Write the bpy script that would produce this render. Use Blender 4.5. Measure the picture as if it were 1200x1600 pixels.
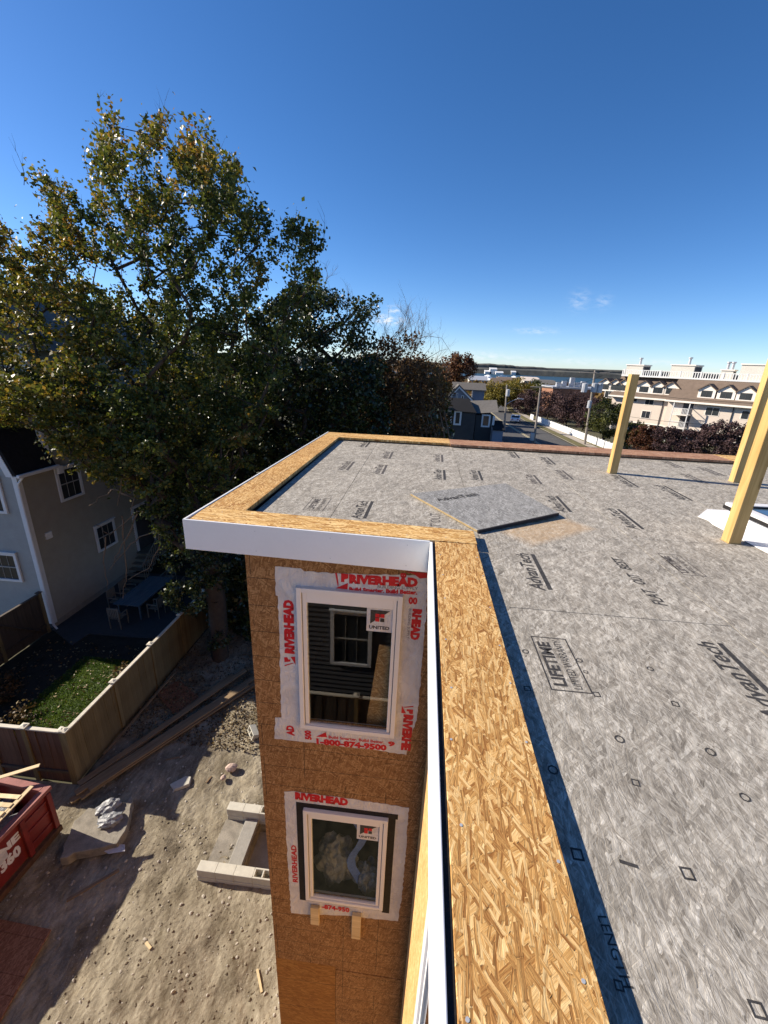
import bpy, bmesh, math, random
import numpy as np
from mathutils import Vector, Matrix, noise
random.seed(7); RNG = np.random.default_rng(7)
for o in list(bpy.data.objects): bpy.data.objects.remove(o)
SC = bpy.context.scene
COL = SC.collection

# ---------------------------------------------------------------- camera
CAMZ = 10.5
CX, CY, F = 600.0, 800.0, 659.0            # photo pixels (1200 x 1600)
def _n(v): v = np.array(v, float); return v/np.linalg.norm(v)
_D = _n([520-CX, 2660-CY, F]); _Fw = _n([667-CX, 572-CY, F]); _Fw = _n(_Fw-_Fw.dot(_D)*_D)
_X = np.cross(_D, _Fw); R = np.array([_X, _Fw, -_D])
C0 = np.array([0, 0, CAMZ])
cam_d = bpy.data.cameras.new('camera'); cam = bpy.data.objects.new('camera', cam_d); COL.objects.link(cam)
cam_d.sensor_fit = 'HORIZONTAL'; cam_d.sensor_width = 36; cam_d.lens = 36*F/1200
cam_d.clip_start = 0.05; cam_d.clip_end = 20000
M = Matrix(((R[0,0], -R[0,1], -R[0,2], 0), (R[1,0], -R[1,1], -R[1,2], 0), (R[2,0], -R[2,1], -R[2,2], CAMZ), (0,0,0,1)))
cam.matrix_world = M
SC.camera = cam
def ray(px, py): return R @ _n([px-CX, py-CY, F])
def _hit(px, py, ax, v):
    d = ray(px, py); t = (v-C0[ax])/d[ax]; return Vector(C0+t*d)
def hz(px, py, z=0.0): return _hit(px, py, 2, z)
def hy(px, py, y): return _hit(px, py, 1, y)
def hx(px, py, x): return _hit(px, py, 0, x)
def hpl(px, py, P, N):
    d = Vector(ray(px, py)); P = Vector(P); N = Vector(N); t = (P-Vector(C0)).dot(N)/d.dot(N); return Vector(C0)+t*d

# ---------------------------------------------------------------- light
SUN_EL, SUN_AZ = math.radians(30.5), math.atan2(-0.98, 0.18)      # azimuth clockwise from +Y
w = bpy.data.worlds.new('World'); SC.world = w; w.use_nodes = True
nt = w.node_tree; nt.nodes.clear()
out = nt.nodes.new('ShaderNodeOutputWorld'); bg = nt.nodes.new('ShaderNodeBackground')
sky = nt.nodes.new('ShaderNodeTexSky'); sky.sky_type = 'NISHITA'; sky.sun_disc = False
sky.sun_elevation = SUN_EL; sky.sun_rotation = SUN_AZ; sky.altitude = 0; sky.air_density = 0.68; sky.dust_density = 0.15; sky.ozone_density = 3.0
bg.inputs['Strength'].default_value = SKY_STRENGTH = 0.076
# a few small low clouds in the sky
tc = nt.nodes.new('ShaderNodeTexCoord'); SKY_TINT = (1.0, 1.0, 1.08, 1)
def wn(t, **k):
    n_ = nt.nodes.new(t)
    for a, b in k.items(): setattr(n_, a, b)
    return n_
def cloud_spot(px, py, rx, ry):
    """small cloud patch in sky direction"""
    d = ray(px, py)
    az = math.atan2(d[0], d[1]); el = math.asin(d[2])
    return az, el, rx, ry
sep = wn('ShaderNodeSeparateXYZ'); nt.links.new(tc.outputs['Generated'], sep.inputs[0])
def m(op, a, b=None, c=None):
    n_ = wn('ShaderNodeMath', operation=op)
    for i, v in enumerate((a, b, c)):
        if v is None: continue
        if isinstance(v, (int, float)): n_.inputs[i].default_value = v
        else: nt.links.new(v, n_.inputs[i])
    return n_.outputs[0]
azn = m('ARCTAN2', sep.outputs[0], sep.outputs[1]); eln = m('ARCSINE', sep.outputs[2])
comb = wn('ShaderNodeCombineXYZ'); nt.links.new(m('MULTIPLY', azn, 60.0), comb.inputs[0]); nt.links.new(m('MULTIPLY', eln, 150.0), comb.inputs[1])
cn = wn('ShaderNodeTexNoise'); cn.inputs['Scale'].default_value = 1.0; cn.inputs['Detail'].default_value = 5; cn.inputs['Roughness'].default_value = 0.62
nt.links.new(comb.outputs[0], cn.inputs['Vector'])
mask = None
for (px, py, rx, ry, amp) in [(606,500,.022,.007,1.0),(616,484,.012,.005,.7),(905,470,.012,.012,.26),(942,472,.010,.009,.22),(838,517,.03,.004,.34),
                              (755,556,.03,.006,.5),(800,561,.06,.005,.38),(905,565,.05,.005,.35),(690,562,.02,.006,.4),(870,548,.03,.003,.3),(1040,566,.05,.004,.3)]:
    az, el, rx, ry = cloud_spot(px, py, rx, ry)
    dx = m('DIVIDE', m('SUBTRACT', azn, az), rx*1.3); dy = m('DIVIDE', m('SUBTRACT', eln, el), ry*1.3)
    r2 = m('ADD', m('MULTIPLY', dx, dx), m('MULTIPLY', dy, dy))
    g = m('MULTIPLY', m('EXPONENT', m('MULTIPLY', r2, -1.0)), amp)
    mask = g if mask is None else m('MAXIMUM', mask, g)
cl = m('MULTIPLY', mask, m('MULTIPLY', m('SUBTRACT', cn.outputs['Fac'], 0.40), 5.0)); 
clc = wn('ShaderNodeClamp'); nt.links.new(cl, clc.inputs[0])
mixc = wn('ShaderNodeMix', data_type='RGBA'); nt.links.new(clc.outputs[0], mixc.inputs['Factor'])
hs = wn('ShaderNodeHueSaturation'); hs.inputs['Saturation'].default_value = 1.22
nt.links.new(sky.outputs[0], hs.inputs['Color'])
tn = wn('ShaderNodeMix', data_type='RGBA', blend_type='MULTIPLY'); tn.inputs['Factor'].default_value = 1.0; tn.inputs['B'].default_value = SKY_TINT
nt.links.new(hs.outputs[0], tn.inputs['A']); nt.links.new(tn.outputs['Result'], mixc.inputs['A']); mixc.inputs['B'].default_value = (6.2, 6.6, 7.2, 1)
nt.links.new(mixc.outputs['Result'], bg.inputs['Color']); nt.links.new(bg.outputs[0], out.inputs['Surface'])
sd = bpy.data.lights.new('sun', 'SUN'); sd.energy = 4.6; sd.angle = math.radians(0.53); sd.color = (1.0, 0.90, 0.76)
so = bpy.data.objects.new('sun', sd); COL.objects.link(so)
sdir = Vector((-0.98, 0.18, 0)).normalized()*math.cos(SUN_EL)+Vector((0,0,math.sin(SUN_EL)))
so.rotation_euler = sdir.to_track_quat('Z', 'Y').to_euler(); so.location = (-20, 5, 30)
SC.view_settings.view_transform = 'Standard'; SC.view_settings.look = 'None'
SC.view_settings.exposure = 1.02; SC.view_settings.gamma = 1; SC.view_settings.use_curve_mapping = False

# ---------------------------------------------------------------- tagging helpers
def tag(o, label=None, cat=None, group=None, kind=None):
    if label: o['label'] = label
    if cat: o['category'] = cat
    if group: o['group'] = group
    if kind: o['kind'] = kind
    return o
def thing(name, label, cat, loc=(0,0,0), rz=0.0, group=None):
    o = bpy.data.objects.new(name, None); COL.objects.link(o); o.location = loc; o.rotation_euler = (0,0,rz)
    o.empty_display_size = 0.2
    return tag(o, label, cat, group)
class MB:
    """mesh builder; coordinates are those of the object being built"""
    def __init__(s): s.v = []; s.f = []
    def add(s, vs, fs):
        b = len(s.v); s.v += [tuple(v) for v in vs]; s.f += [tuple(i+b for i in f) for f in fs]; return s
    def box(s, a, b, mat=None):
        x0,y0,z0 = a; x1,y1,z1 = b
        if x0>x1: x0,x1=x1,x0
        if y0>y1: y0,y1=y1,y0
        if z0>z1: z0,z1=z1,z0
        vs = [Vector(p) for p in ((x0,y0,z0),(x1,y0,z0),(x1,y1,z0),(x0,y1,z0),(x0,y0,z1),(x1,y0,z1),(x1,y1,z1),(x0,y1,z1))]
        if mat is not None: vs = [mat @ v for v in vs]
        return s.add(vs, [(0,3,2,1),(4,5,6,7),(0,1,5,4),(1,2,6,5),(2,3,7,6),(3,0,4,7)])
    def cbox(s, c, d, rz=0.0, rx=0.0, ry=0.0):
        Mx = Matrix.Translation(c) @ Matrix.Rotation(rz,4,'Z') @ Matrix.Rotation(ry,4,'Y') @ Matrix.Rotation(rx,4,'X')
        return s.box((-d[0]/2,-d[1]/2,-d[2]/2),(d[0]/2,d[1]/2,d[2]/2),Mx)
    def prism(s, poly, ext):
        """closed polygon (3D points) extruded by vector ext"""
        poly = [Vector(p) for p in poly]; ext = Vector(ext); n = len(poly)
        nrm = Vector((0,0,0))
        for i in range(n): nrm += poly[i].cross(poly[(i+1)%n])
        if nrm.dot(ext) > 0: poly = poly[::-1]
        vs = poly+[p+ext for p in poly]
        fs = [tuple(range(n)), tuple(range(2*n-1, n-1, -1))]+[((i+1)%n, i, n+i, n+(i+1)%n) for i in range(n)]
        return s.add(vs, fs)
    def tube(s, pts, rad, n=6, cap=True):
        pts = [Vector(p) for p in pts]
        if isinstance(rad, (int, float)): rad = [rad]*len(pts)
        ring = []
        for i, p in enumerate(pts):
            d = (pts[min(i+1,len(pts)-1)]-pts[max(i-1,0)])
            if d.length < 1e-9: d = Vector((0,0,1))
            d.normalize(); a = d.cross(Vector((0,0,1)))
            if a.length < .05: a = d.cross(Vector((0,1,0)))
            a.normalize(); b = d.cross(a)
            ring.append([p+(a*math.cos(2*math.pi*k/n)+b*math.sin(2*math.pi*k/n))*rad[i] for k in range(n)])
        vs = [v for r in ring for v in r]; fs = []
        for i in range(len(pts)-1):
            for k in range(n):
                fs.append((i*n+k, i*n+(k+1)%n, (i+1)*n+(k+1)%n, (i+1)*n+k))
        if cap: fs += [tuple(range(n-1,-1,-1)), tuple((len(pts)-1)*n+k for k in range(n))]
        return s.add(vs, fs)
    def quad(s, a, b, c, d): return s.add([a,b,c,d], [(0,1,2,3)])
    def build(s, name, mat, parent=None, bevel=0.0, smooth=False, label=None, seg=1):
        me = bpy.data.meshes.new(name); me.from_pydata(s.v, [], s.f); me.update()
        return link(name, me, mat, parent, bevel, smooth, label, seg)
def link(name, me, mat, parent=None, bevel=0.0, smooth=False, label=None, seg=1):
    o = bpy.data.objects.new(name, me); COL.objects.link(o)
    if mat is not None and not me.materials: me.materials.append(mat)
    if parent is not None:
        o.parent = parent
        if parent.get('w_'): o.location = -Vector(parent.location)      # mesh in world coordinates under an Empty at the base
    if bevel:
        b_ = o.modifiers.new('bevel', 'BEVEL'); b_.width = bevel; b_.segments = seg; b_.limit_method = 'ANGLE'
    if smooth:
        for p in me.polygons: p.use_smooth = True
    if label: o['label'] = label
    return o
def wthing(name, label, cat, loc, group=None):
    o = thing(name, label, cat, loc, 0, group); o['w_'] = 1; return o
def copy_tree(o, parent=None):
    c = o.copy(); COL.objects.link(c); c.parent = parent
    for ch in list(o.children): copy_tree(ch, c)
    return c
def lettering(txt, size, M4, mat, parent, name='lettering', width=None, bold=0.012, shear=0.0, squash=1.0, z=0.0, height=None):
    """flat print: text in local XY plane placed by matrix M4 (x along reading direction)"""
    cu = bpy.data.curves.new(name, 'FONT'); cu.body = txt; cu.size = size; cu.offset = bold*size; cu.shear = shear; cu.resolution_u = 2
    to = bpy.data.objects.new('tmp', cu); COL.objects.link(to)
    me = bpy.data.meshes.new_from_object(to.evaluated_get(bpy.context.evaluated_depsgraph_get())); bpy.data.objects.remove(to)
    xs = [v.co.x for v in me.vertices]
    if not xs: return None
    x0, x1 = min(xs), max(xs); k = (width/(x1-x0)) if width else 1.0
    if height: squash = height/max(v.co.y for v in me.vertices)
    for v in me.vertices:
        v.co = M4 @ Vector(((v.co.x-x0)*k, v.co.y*squash, z))
    me.name = name
    return link(name, me, mat, parent)
def frameM(o, x, y):
    x = Vector(x).normalized(); y = Vector(y).normalized(); z = x.cross(y)
    return Matrix(((x.x,y.x,z.x,o[0]),(x.y,y.y,z.y,o[1]),(x.z,y.z,z.z,o[2]),(0,0,0,1)))
# ---------------------------------------------------------------- materials
class NB:
    def __init__(s, name):
        s.m = bpy.data.materials.new(name); s.m.use_nodes = True; s.t = s.m.node_tree
        s.b = s.t.nodes['Principled BSDF']; s.b.inputs['Specular IOR Level'].default_value = 0.25
    def n(s, t, **k):
        n_ = s.t.nodes.new(t)
        for a, b in k.items(): setattr(n_, a, b)
        return n_
    def put(s, sock, v):
        if v is None: return
        if isinstance(v, bpy.types.NodeSocket): s.t.links.new(v, sock)
        elif isinstance(v, (tuple, list)) and sock.type == 'RGBA': sock.default_value = tuple(v)+((1,) if len(v)==3 else ())
        else: sock.default_value = v
    def math(s, op, a, b=None, c=None, clamp=False):
        n_ = s.n('ShaderNodeMath', operation=op, use_clamp=clamp)
        for i, v in enumerate((a,b,c)): s.put(n_.inputs[i], v)
        return n_.outputs[0]
    def mix(s, f, a, b, mode='MIX'):
        n_ = s.n('ShaderNodeMix', data_type='RGBA', blend_type=mode); s.put(n_.inputs['Factor'], f); s.put(n_.inputs['A'], a); s.put(n_.inputs['B'], b); return n_.outputs['Result']
    def ramp(s, f, stops, interp='LINEAR'):
        n_ = s.n('ShaderNodeValToRGB'); n_.color_ramp.interpolation = interp; e = n_.color_ramp.elements
        while len(e) < len(stops): e.new(0.5)
        for i, (p, c) in enumerate(stops): e[i].position = p; e[i].color = tuple(c)+(1,)
        s.put(n_.inputs[0], f); return n_.outputs[0]
    def coord(s, kind='Object'): return s.n('ShaderNodeTexCoord').outputs[kind]
    def pos(s): return s.n('ShaderNodeNewGeometry').outputs['Position']
    def mapv(s, v, scale=(1,1,1), rot=(0,0,0), loc=(0,0,0)):
        n_ = s.n('ShaderNodeMapping'); n_.inputs['Scale'].default_value = scale; n_.inputs['Rotation'].default_value = rot; n_.inputs['Location'].default_value = loc; s.put(n_.inputs[0], v); return n_.outputs[0]
    def noise(s, v, scale=5, detail=4, rough=.55, dist=0.0, out='Fac'):
        n_ = s.n('ShaderNodeTexNoise'); s.put(n_.inputs['Vector'], v); n_.inputs['Scale'].default_value = scale; n_.inputs['Detail'].default_value = detail
        n_.inputs['Roughness'].default_value = rough; n_.inputs['Distortion'].default_value = dist; return n_.outputs[out]
    def vor(s, v, scale=5, feature='F1', rnd=1.0, dim='3D'):
        n_ = s.n('ShaderNodeTexVoronoi', feature=feature, voronoi_dimensions=dim); s.put(n_.inputs['Vector'], v); n_.inputs['Scale'].default_value = scale; n_.inputs['Randomness'].default_value = rnd; return n_
    def bump(s, h, strength=.4, dist=.01):
        n_ = s.n('ShaderNodeBump'); n_.inputs['Strength'].default_value = strength; n_.inputs['Distance'].default_value = dist; s.put(n_.inputs['Height'], h)
        s.t.links.new(n_.outputs[0], s.b.inputs['Normal'])
    def done(s, col=None, rough=None, metal=None, spec=None):
        if col is not None: s.put(s.b.inputs['Base Color'], col)
        if rough is not None: s.put(s.b.inputs['Roughness'], rough)
        if metal is not None: s.put(s.b.inputs['Metallic'], metal)
        if spec is not None: s.b.inputs['Specular IOR Level'].default_value = spec
        return s.m
def plain(name, c, rough=.7, var=.15, scale=6.0, bump=0.0, metal=0.0, spec=.25, scale2=40):
    k = NB(name); v = k.coord(); f = k.noise(v, scale, 5, .6); g = k.noise(v, scale2, 3, .6)
    ff = k.math('ADD', k.math('MULTIPLY', f, .7), k.math('MULTIPLY', g, .3))
    lo = tuple(x*(1-var) for x in c); hi = tuple(min(1,x*(1+var)) for x in c)
    col = k.ramp(ff, [(.3, lo), (.7, hi)])
    if bump: k.bump(g, bump, .01)
    return k.done(col, rough, metal, spec)
def wood(name, dark, light, axis='z', sc=1.0, bump=.2, rough=.65, spec=.2, knots=False):
    """long grain along local axis"""
    k = NB(name); v = k.coord()
    s_ = {'z': (22,22,1.2), 'y': (22,1.2,22), 'x': (1.2,22,22)}[axis]
    v2 = k.mapv(v, tuple(a*sc for a in s_)); wob = k.noise(v, 2.0*sc, 2, .5)
    f = k.noise(k.mapv(v2, (1,1,1)), 1.0, 6, .6, 1.2)
    info = k.n('ShaderNodeObjectInfo'); r = info.outputs['Random']
    ff = k.math('ADD', k.math('MULTIPLY', f, .8), k.math('MULTIPLY', k.math('ADD', wob, k.math('MULTIPLY', r, .5)), .25))
    col = k.ramp(ff, [(.35, dark), (.72, light)])
    if knots:
        vv = k.vor(k.mapv(v, tuple({'z':(6,6,2.2),'y':(6,2.2,6),'x':(2.2,6,6)}[axis])), 1.0)
        kn = k.math('LESS_THAN', vv.outputs['Distance'], .13)
        col = k.mix(k.math('MULTIPLY', kn, .6), col, tuple(x*.45 for x in dark))
    k.bump(f, bump, .004)
    return k.done(col, rough, None, spec)
def osb(name, cols, plane='xy', main=0.0, length=.11, width=.018, spread=55, layers=6, bump=.5, rough=.7, lines=None, patch=None, contrast=1.0, spec=.2, blotch=.12, dens=.38, gridcol=(.03,.02,.015), rag=.0035, mott=0.0, warp=.014, taper=True, grainamt=1.1, flat=.7, opac=1.0):
    """strand board: several layers of long flakes. main = strand direction (rad) in plane"""
    k = NB(name); p = k.pos(); sp = k.n('ShaderNodeSeparateXYZ'); k.put(sp.inputs[0], p)
    a, b = {'xy': (0,1), 'xz': (0,2), 'yz': (1,2)}[plane]
    cb = k.n('ShaderNodeCombineXYZ'); k.put(cb.inputs[0], sp.outputs[a]); k.put(cb.inputs[1], sp.outputs[b]); uv = cb.outputs[0]
    wv = k.n('ShaderNodeVectorMath', operation='SCALE'); sub = k.n('ShaderNodeVectorMath', operation='SUBTRACT'); k.put(wv.inputs[0], sub.outputs[0])
    k.put(sub.inputs[0], k.noise(uv, 9, 1, .5, 0, 'Color')); sub.inputs[1].default_value = (.5,.5,.5); wv.inputs['Scale'].default_value = warp
    ad = k.n('ShaderNodeVectorMath', operation='ADD'); k.put(ad.inputs[0], uv); k.put(ad.inputs[1], wv.outputs[0]); uvw = ad.outputs[0]
    wob = k.n('ShaderNodeVectorMath', operation='SCALE'); sb2 = k.n('ShaderNodeVectorMath', operation='SUBTRACT'); k.put(sb2.inputs[0], k.noise(uv, 45, 2, .6, 0, 'Color')); sb2.inputs[1].default_value = (.5,.5,.5)
    k.put(wob.inputs[0], sb2.outputs[0]); wob.inputs['Scale'].default_value = rag; ad2 = k.n('ShaderNodeVectorMath', operation='ADD'); k.put(ad2.inputs[0], uvw); k.put(ad2.inputs[1], wob.outputs[0]); uvw = ad2.outputs[0]
    rs = random.Random(sum(map(ord, name))); col = None; h = None
    for i in range(layers):
        ang = main+math.radians(spread)*(((i*.618034*2+.3) % 2)-1)*(1.0 if i%3 else 1.5); L = length*rs.uniform(.55,1.35); W = width*rs.uniform(.7,1.3)*((1.7-1.15*i/(layers-1)) if taper else 1.0)
        rv = k.mapv(uvw, (1,1,1), (0,0,-ang), (i*3.17, i*1.31, 0)); s3 = k.n('ShaderNodeSeparateXYZ'); k.put(s3.inputs[0], rv)
        yy = k.math('DIVIDE', s3.outputs[1], W); row = k.math('FLOOR', yy); fy = k.math('SUBTRACT', yy, row)
        w1 = k.n('ShaderNodeTexWhiteNoise', noise_dimensions='1D'); k.put(w1.inputs['W'], row)
        xx = k.math('ADD', k.math('DIVIDE', s3.outputs[0], L), k.math('MULTIPLY', w1.outputs['Value'], 17.0)); cx_ = k.math('FLOOR', xx); fx_ = k.math('SUBTRACT', xx, cx_)
        cv = k.n('ShaderNodeCombineXYZ'); k.put(cv.inputs[0], cx_); k.put(cv.inputs[1], row); cv.inputs[2].default_value = i
        w3 = k.n('ShaderNodeTexWhiteNoise', noise_dimensions='3D'); k.put(w3.inputs['Vector'], cv.outputs[0]); sc_ = k.n('ShaderNodeSeparateColor'); k.put(sc_.inputs[0], w3.outputs['Color'])
        # distance to the strand's edge in metres
        ey = k.math('MULTIPLY', k.math('MINIMUM', fy, k.math('SUBTRACT', 1.0, fy)), W); ex = k.math('MULTIPLY', k.math('MINIMUM', fx_, k.math('SUBTRACT', 1.0, fx_)), L*.35)
        e_ = k.math('MINIMUM', ex, ey)
        grain = k.noise(k.mapv(rv, (14, 260, 1)), 1.0, 3, .65)
        g2 = k.math('MULTIPLY', k.math('SUBTRACT', grain, .5), grainamt)
        gv = k.math('ADD', k.math('ADD', k.math('MULTIPLY', sc_.outputs[1], flat), (1-flat)*.5), g2, clamp=True)
        fc = k.ramp(gv, [(0.04, cols[0]), (.5, cols[1]), (.96, cols[2])])
        edge = k.math('MULTIPLY', k.math('SUBTRACT', 1.0, k.math('DIVIDE', e_, .0016), clamp=True), .5*contrast)
        fc = k.mix(edge, fc, tuple(c*.45 for c in cols[0]))
        hh = k.math('ADD', k.math('MULTIPLY', sc_.outputs[2], .8), k.math('ADD', k.math('MULTIPLY', fy, .5), k.math('MULTIPLY', g2, .6)))
        if i:
            on = k.math('MULTIPLY', k.math('GREATER_THAN', sc_.outputs[0], 1-dens*(1.2 if i < layers/2 else .75)), k.math('MULTIPLY', e_, 1600.0, clamp=True))
            on = k.math('MULTIPLY', on, opac)
            col = k.mix(on, col, fc); hm = k.n('ShaderNodeMix', data_type='FLOAT'); k.put(hm.inputs['Factor'], on); k.put(hm.inputs['A'], h); k.put(hm.inputs['B'], hh); h = hm.outputs['Result']
        else: col, h = fc, hh
    bl = k.noise(uv, 1.3, 3, .6); bl2 = k.noise(uv, 60, 3, .7)
    col = k.mix(1.0, col, k.ramp(k.math('ADD', k.math('MULTIPLY', bl, .6), k.math('MULTIPLY', bl2, .4)), [(.3,(1-blotch,)*3),(.7,(1+blotch*.6,)*3)]), 'MULTIPLY')
    if mott: col = k.mix(1.0, col, k.ramp(k.noise(k.mapv(uv,(1.0,.55,1)), 15, 5, .7, .5), [(.36,(1-mott,)*3),(.50,(1,)*3),(.66,(1+mott*1.1,)*3)]), 'MULTIPLY')
    if patch: col = patch(k, uv, col)
    if lines:
        (sx, sy, ox, oy, wd) = lines
        u = k.n('ShaderNodeSeparateXYZ'); k.put(u.inputs[0], uv)
        def ln(s_, sz, off):
            fr = k.math('FRACT', k.math('DIVIDE', k.math('ADD', s_, off+100*sz), sz)); return k.math('LESS_THAN', fr, wd/sz)
        lx = ln(u.outputs[0], sx, ox); ly = ln(u.outputs[1], sy, oy)
        br = k.math('GREATER_THAN', k.noise(uv, 1.7, 1, .4), .47)
        lx = k.math('MULTIPLY', lx, br)
        l_ = k.math('MULTIPLY', k.math('MAXIMUM', lx, ly), .75)
        col = k.mix(l_, col, gridcol)
    k.bump(k.math('ADD', h, k.math('MULTIPLY', bl2, .25)), bump, .0022)
    return k.done(col, rough, None, spec)

MT = {}
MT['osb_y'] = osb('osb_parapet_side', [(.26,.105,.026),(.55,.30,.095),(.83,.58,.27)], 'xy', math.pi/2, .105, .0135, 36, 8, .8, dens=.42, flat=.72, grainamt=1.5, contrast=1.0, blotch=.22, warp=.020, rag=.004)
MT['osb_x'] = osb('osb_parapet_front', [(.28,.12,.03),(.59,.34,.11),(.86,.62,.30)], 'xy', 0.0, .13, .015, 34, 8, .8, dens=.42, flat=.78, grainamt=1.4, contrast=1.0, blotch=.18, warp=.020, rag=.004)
MT['osb_rear'] = osb('osb_parapet_rear', [(.20,.085,.045),(.36,.19,.11),(.52,.33,.21)], 'xy', 0.0, .12, .016, 34, 5, .5)
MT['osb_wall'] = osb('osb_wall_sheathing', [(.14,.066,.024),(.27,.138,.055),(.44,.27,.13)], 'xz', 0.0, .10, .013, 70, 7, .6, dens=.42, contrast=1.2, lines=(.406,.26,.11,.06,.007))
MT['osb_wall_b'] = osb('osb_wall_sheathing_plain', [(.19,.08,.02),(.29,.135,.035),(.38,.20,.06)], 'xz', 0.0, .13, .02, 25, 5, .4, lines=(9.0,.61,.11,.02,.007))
MT['osb_wall_side'] = osb('osb_side_wall', [(.42,.20,.06),(.60,.34,.13),(.75,.50,.24)], 'yz', math.pi/2, .12, .02, 30, 5, .4)
MT['osb_ground'] = osb('osb_ground_sheet', [(.15,.06,.03),(.24,.11,.06),(.36,.19,.11)], 'xy', math.pi/2, .12, .02, 30, 5, .4)
G1 = [(.155,.135,.11),(.32,.288,.24),(.60,.56,.49)]
def wearpatch(k, uv, col):
    u = k.n('ShaderNodeSeparateXYZ'); k.put(u.inputs[0], uv); nz = k.math('MULTIPLY', k.math('SUBTRACT', k.noise(uv, 7, 4, .6), .5), .25)
    # coating rubbed off beside the loose panel: a worn strip that shows bare strands
    ax, ay = 1.05, 3.42; dx = k.math('SUBTRACT', u.outputs[0], ax); dy = k.math('SUBTRACT', u.outputs[1], ay)
    a_ = k.math('ADD', k.math('MULTIPLY', dx, .80), k.math('MULTIPLY', dy, .6)); b_ = k.math('ADD', k.math('MULTIPLY', dx, -.6), k.math('MULTIPLY', dy, .80))
    d = k.math('MAXIMUM', k.math('ABSOLUTE', k.math('DIVIDE', a_, .44)), k.math('ABSOLUTE', k.math('DIVIDE', b_, .27)))
    d = k.math('ADD', d, nz); f = k.math('MULTIPLY', k.math('MULTIPLY', k.math('SUBTRACT', 1.0, d), 3.5, clamp=True), .42)
    wn_ = k.noise(uv, 26, 4, .7); f = k.math('MULTIPLY', f, k.ramp(wn_, [(.3,(.55,)*3),(.6,(1,)*3)]))
    return k.mix(f, col, (.52,.31,.12))
MT['deck'] = osb('coated_deck_panel', G1, 'xy', math.pi/2, .065, .0095, 36, 8, .6, patch=wearpatch, blotch=.2, contrast=.4, rag=.008, warp=.03, grainamt=1.5, flat=.7, opac=.6, dens=.34, mott=.22)
MT['deck_loose'] = osb('loose_panel', [(.12,.115,.108),(.235,.228,.215),(.48,.47,.45)], 'xy', math.radians(120), .08, .01, 34, 7, .55, blotch=.2, contrast=.6, rag=.006, opac=.78)
MT['osb_edge'] = plain('panel_edge', (.33,.24,.12), .8, .3, 30)
MT['underlay_and_shade'] = plain('dark_underlay_and_edge_shade', (.035,.03,.03), .8, .2, 30)
MT['white_metal'] = plain('white_coated_metal', (.75,.745,.74), .38, .035, 3, 0, 0, .4)
MT['black_tape'] = plain('black_membrane', (.016,.015,.015), .65, .4, 14, .4, 0, .2)
MT['vinyl'] = plain('white_vinyl', (.68,.66,.65), .4, .03, 4, 0, 0, .4)
MT['trim'] = plain('painted_trim', (.68,.69,.70), .55, .07, 4)
MT['lip'] = plain('screen_track', (.08,.07,.06), .5, .1)
MT['print_black'] = plain('black_print', (.045,.042,.04), .7, .5, 40)
MT['print_faint'] = plain('faded_print', (.085,.075,.07), .75, .5, 40)
MT['print_red'] = plain('red_print', (.48,.016,.022), .5, .12, 20)
MT['print_grey'] = plain('grey_print', (.10,.09,.09), .6, .2, 20)
MT['blue_chalk'] = plain('blue_spray', (.12,.24,.36), .8, .4, 20)
def paper():
    k = NB('flashing_membrane'); v = k.coord(); a = k.noise(v, 5, 4, .6, .8); b = k.noise(k.mapv(v,(1,1,.5)), 18, 4, .65, 1.5)
    k.bump(k.math('ADD', a, k.math('MULTIPLY', b, .6)), .9, .035)
    return k.done(k.ramp(a, [(.35,(.50,.485,.50)),(.65,(.62,.61,.62))]), .6, None, .3)
MT['paper'] = paper()
def glass(name, tint=(.55,.6,.6), refl=1.0):
    k = NB(name); k.t.nodes.remove(k.b); o = k.t.nodes['Material Output']
    tr = k.n('ShaderNodeBsdfTransparent'); tr.inputs[0].default_value = tint+(1,)
    gl = k.n('ShaderNodeBsdfGlossy'); gl.inputs['Roughness'].default_value = .012; gl.inputs[0].default_value = (.95,.97,1,1)
    ge = k.n('ShaderNodeNewGeometry'); vd = k.n('ShaderNodeVectorMath', operation='DOT_PRODUCT'); k.put(vd.inputs[0], ge.outputs['Normal']); k.put(vd.inputs[1], ge.outputs['Incoming'])
    sch = k.math('POWER', k.math('SUBTRACT', 1.0, k.math('ABSOLUTE', vd.outputs['Value']), clamp=True), 5.0)
    f = k.math('MULTIPLY', k.math('ADD', k.math('MULTIPLY', sch, .9), .13*refl, clamp=True), k.math('SUBTRACT', 1.0, ge.outputs['Backfacing']))
    nz = k.n('ShaderNodeBump'); nz.inputs['Strength'].default_value = .02; nz.inputs['Distance'].default_value = .01; k.put(nz.inputs['Height'], k.noise(k.coord(), 1.5, 1, .5)); k.t.links.new(nz.outputs[0], gl.inputs['Normal'])
    mx = k.n('ShaderNodeMixShader'); k.put(mx.inputs[0], f); k.t.links.new(tr.outputs[0], mx.inputs[1]); k.t.links.new(gl.outputs[0], mx.inputs[2]); k.t.links.new(mx.outputs[0], o.inputs[0])
    return k.m
MT['glass'] = glass('window_glass', (.86,.88,.88), .85)
MT['osb_room'] = osb('osb_offcut', [(.30,.15,.05),(.50,.30,.12),(.70,.5,.26)], 'xz', 0.3, .08, .010, 50, 5, .4)
MT['glass_far'] = plain('dark_window_glass', (.03,.035,.04), .12, .3, 1.0, 0, 0, .6)
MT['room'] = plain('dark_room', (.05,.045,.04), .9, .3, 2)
MT['post'] = wood('yellow_treated_pine', (.34,.20,.065), (.58,.385,.155), 'z', 1.0, .2, .6, .2, True)
def siding(name, c, var=.10):
    return plain(name, c, .75, var, 2.5, .15)
MT['siding_grey'] = siding('grey_painted_clapboard', (.36,.355,.33))
MT['siding_tan'] = siding('grey_tan_clapboard', (.33,.305,.25))
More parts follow.
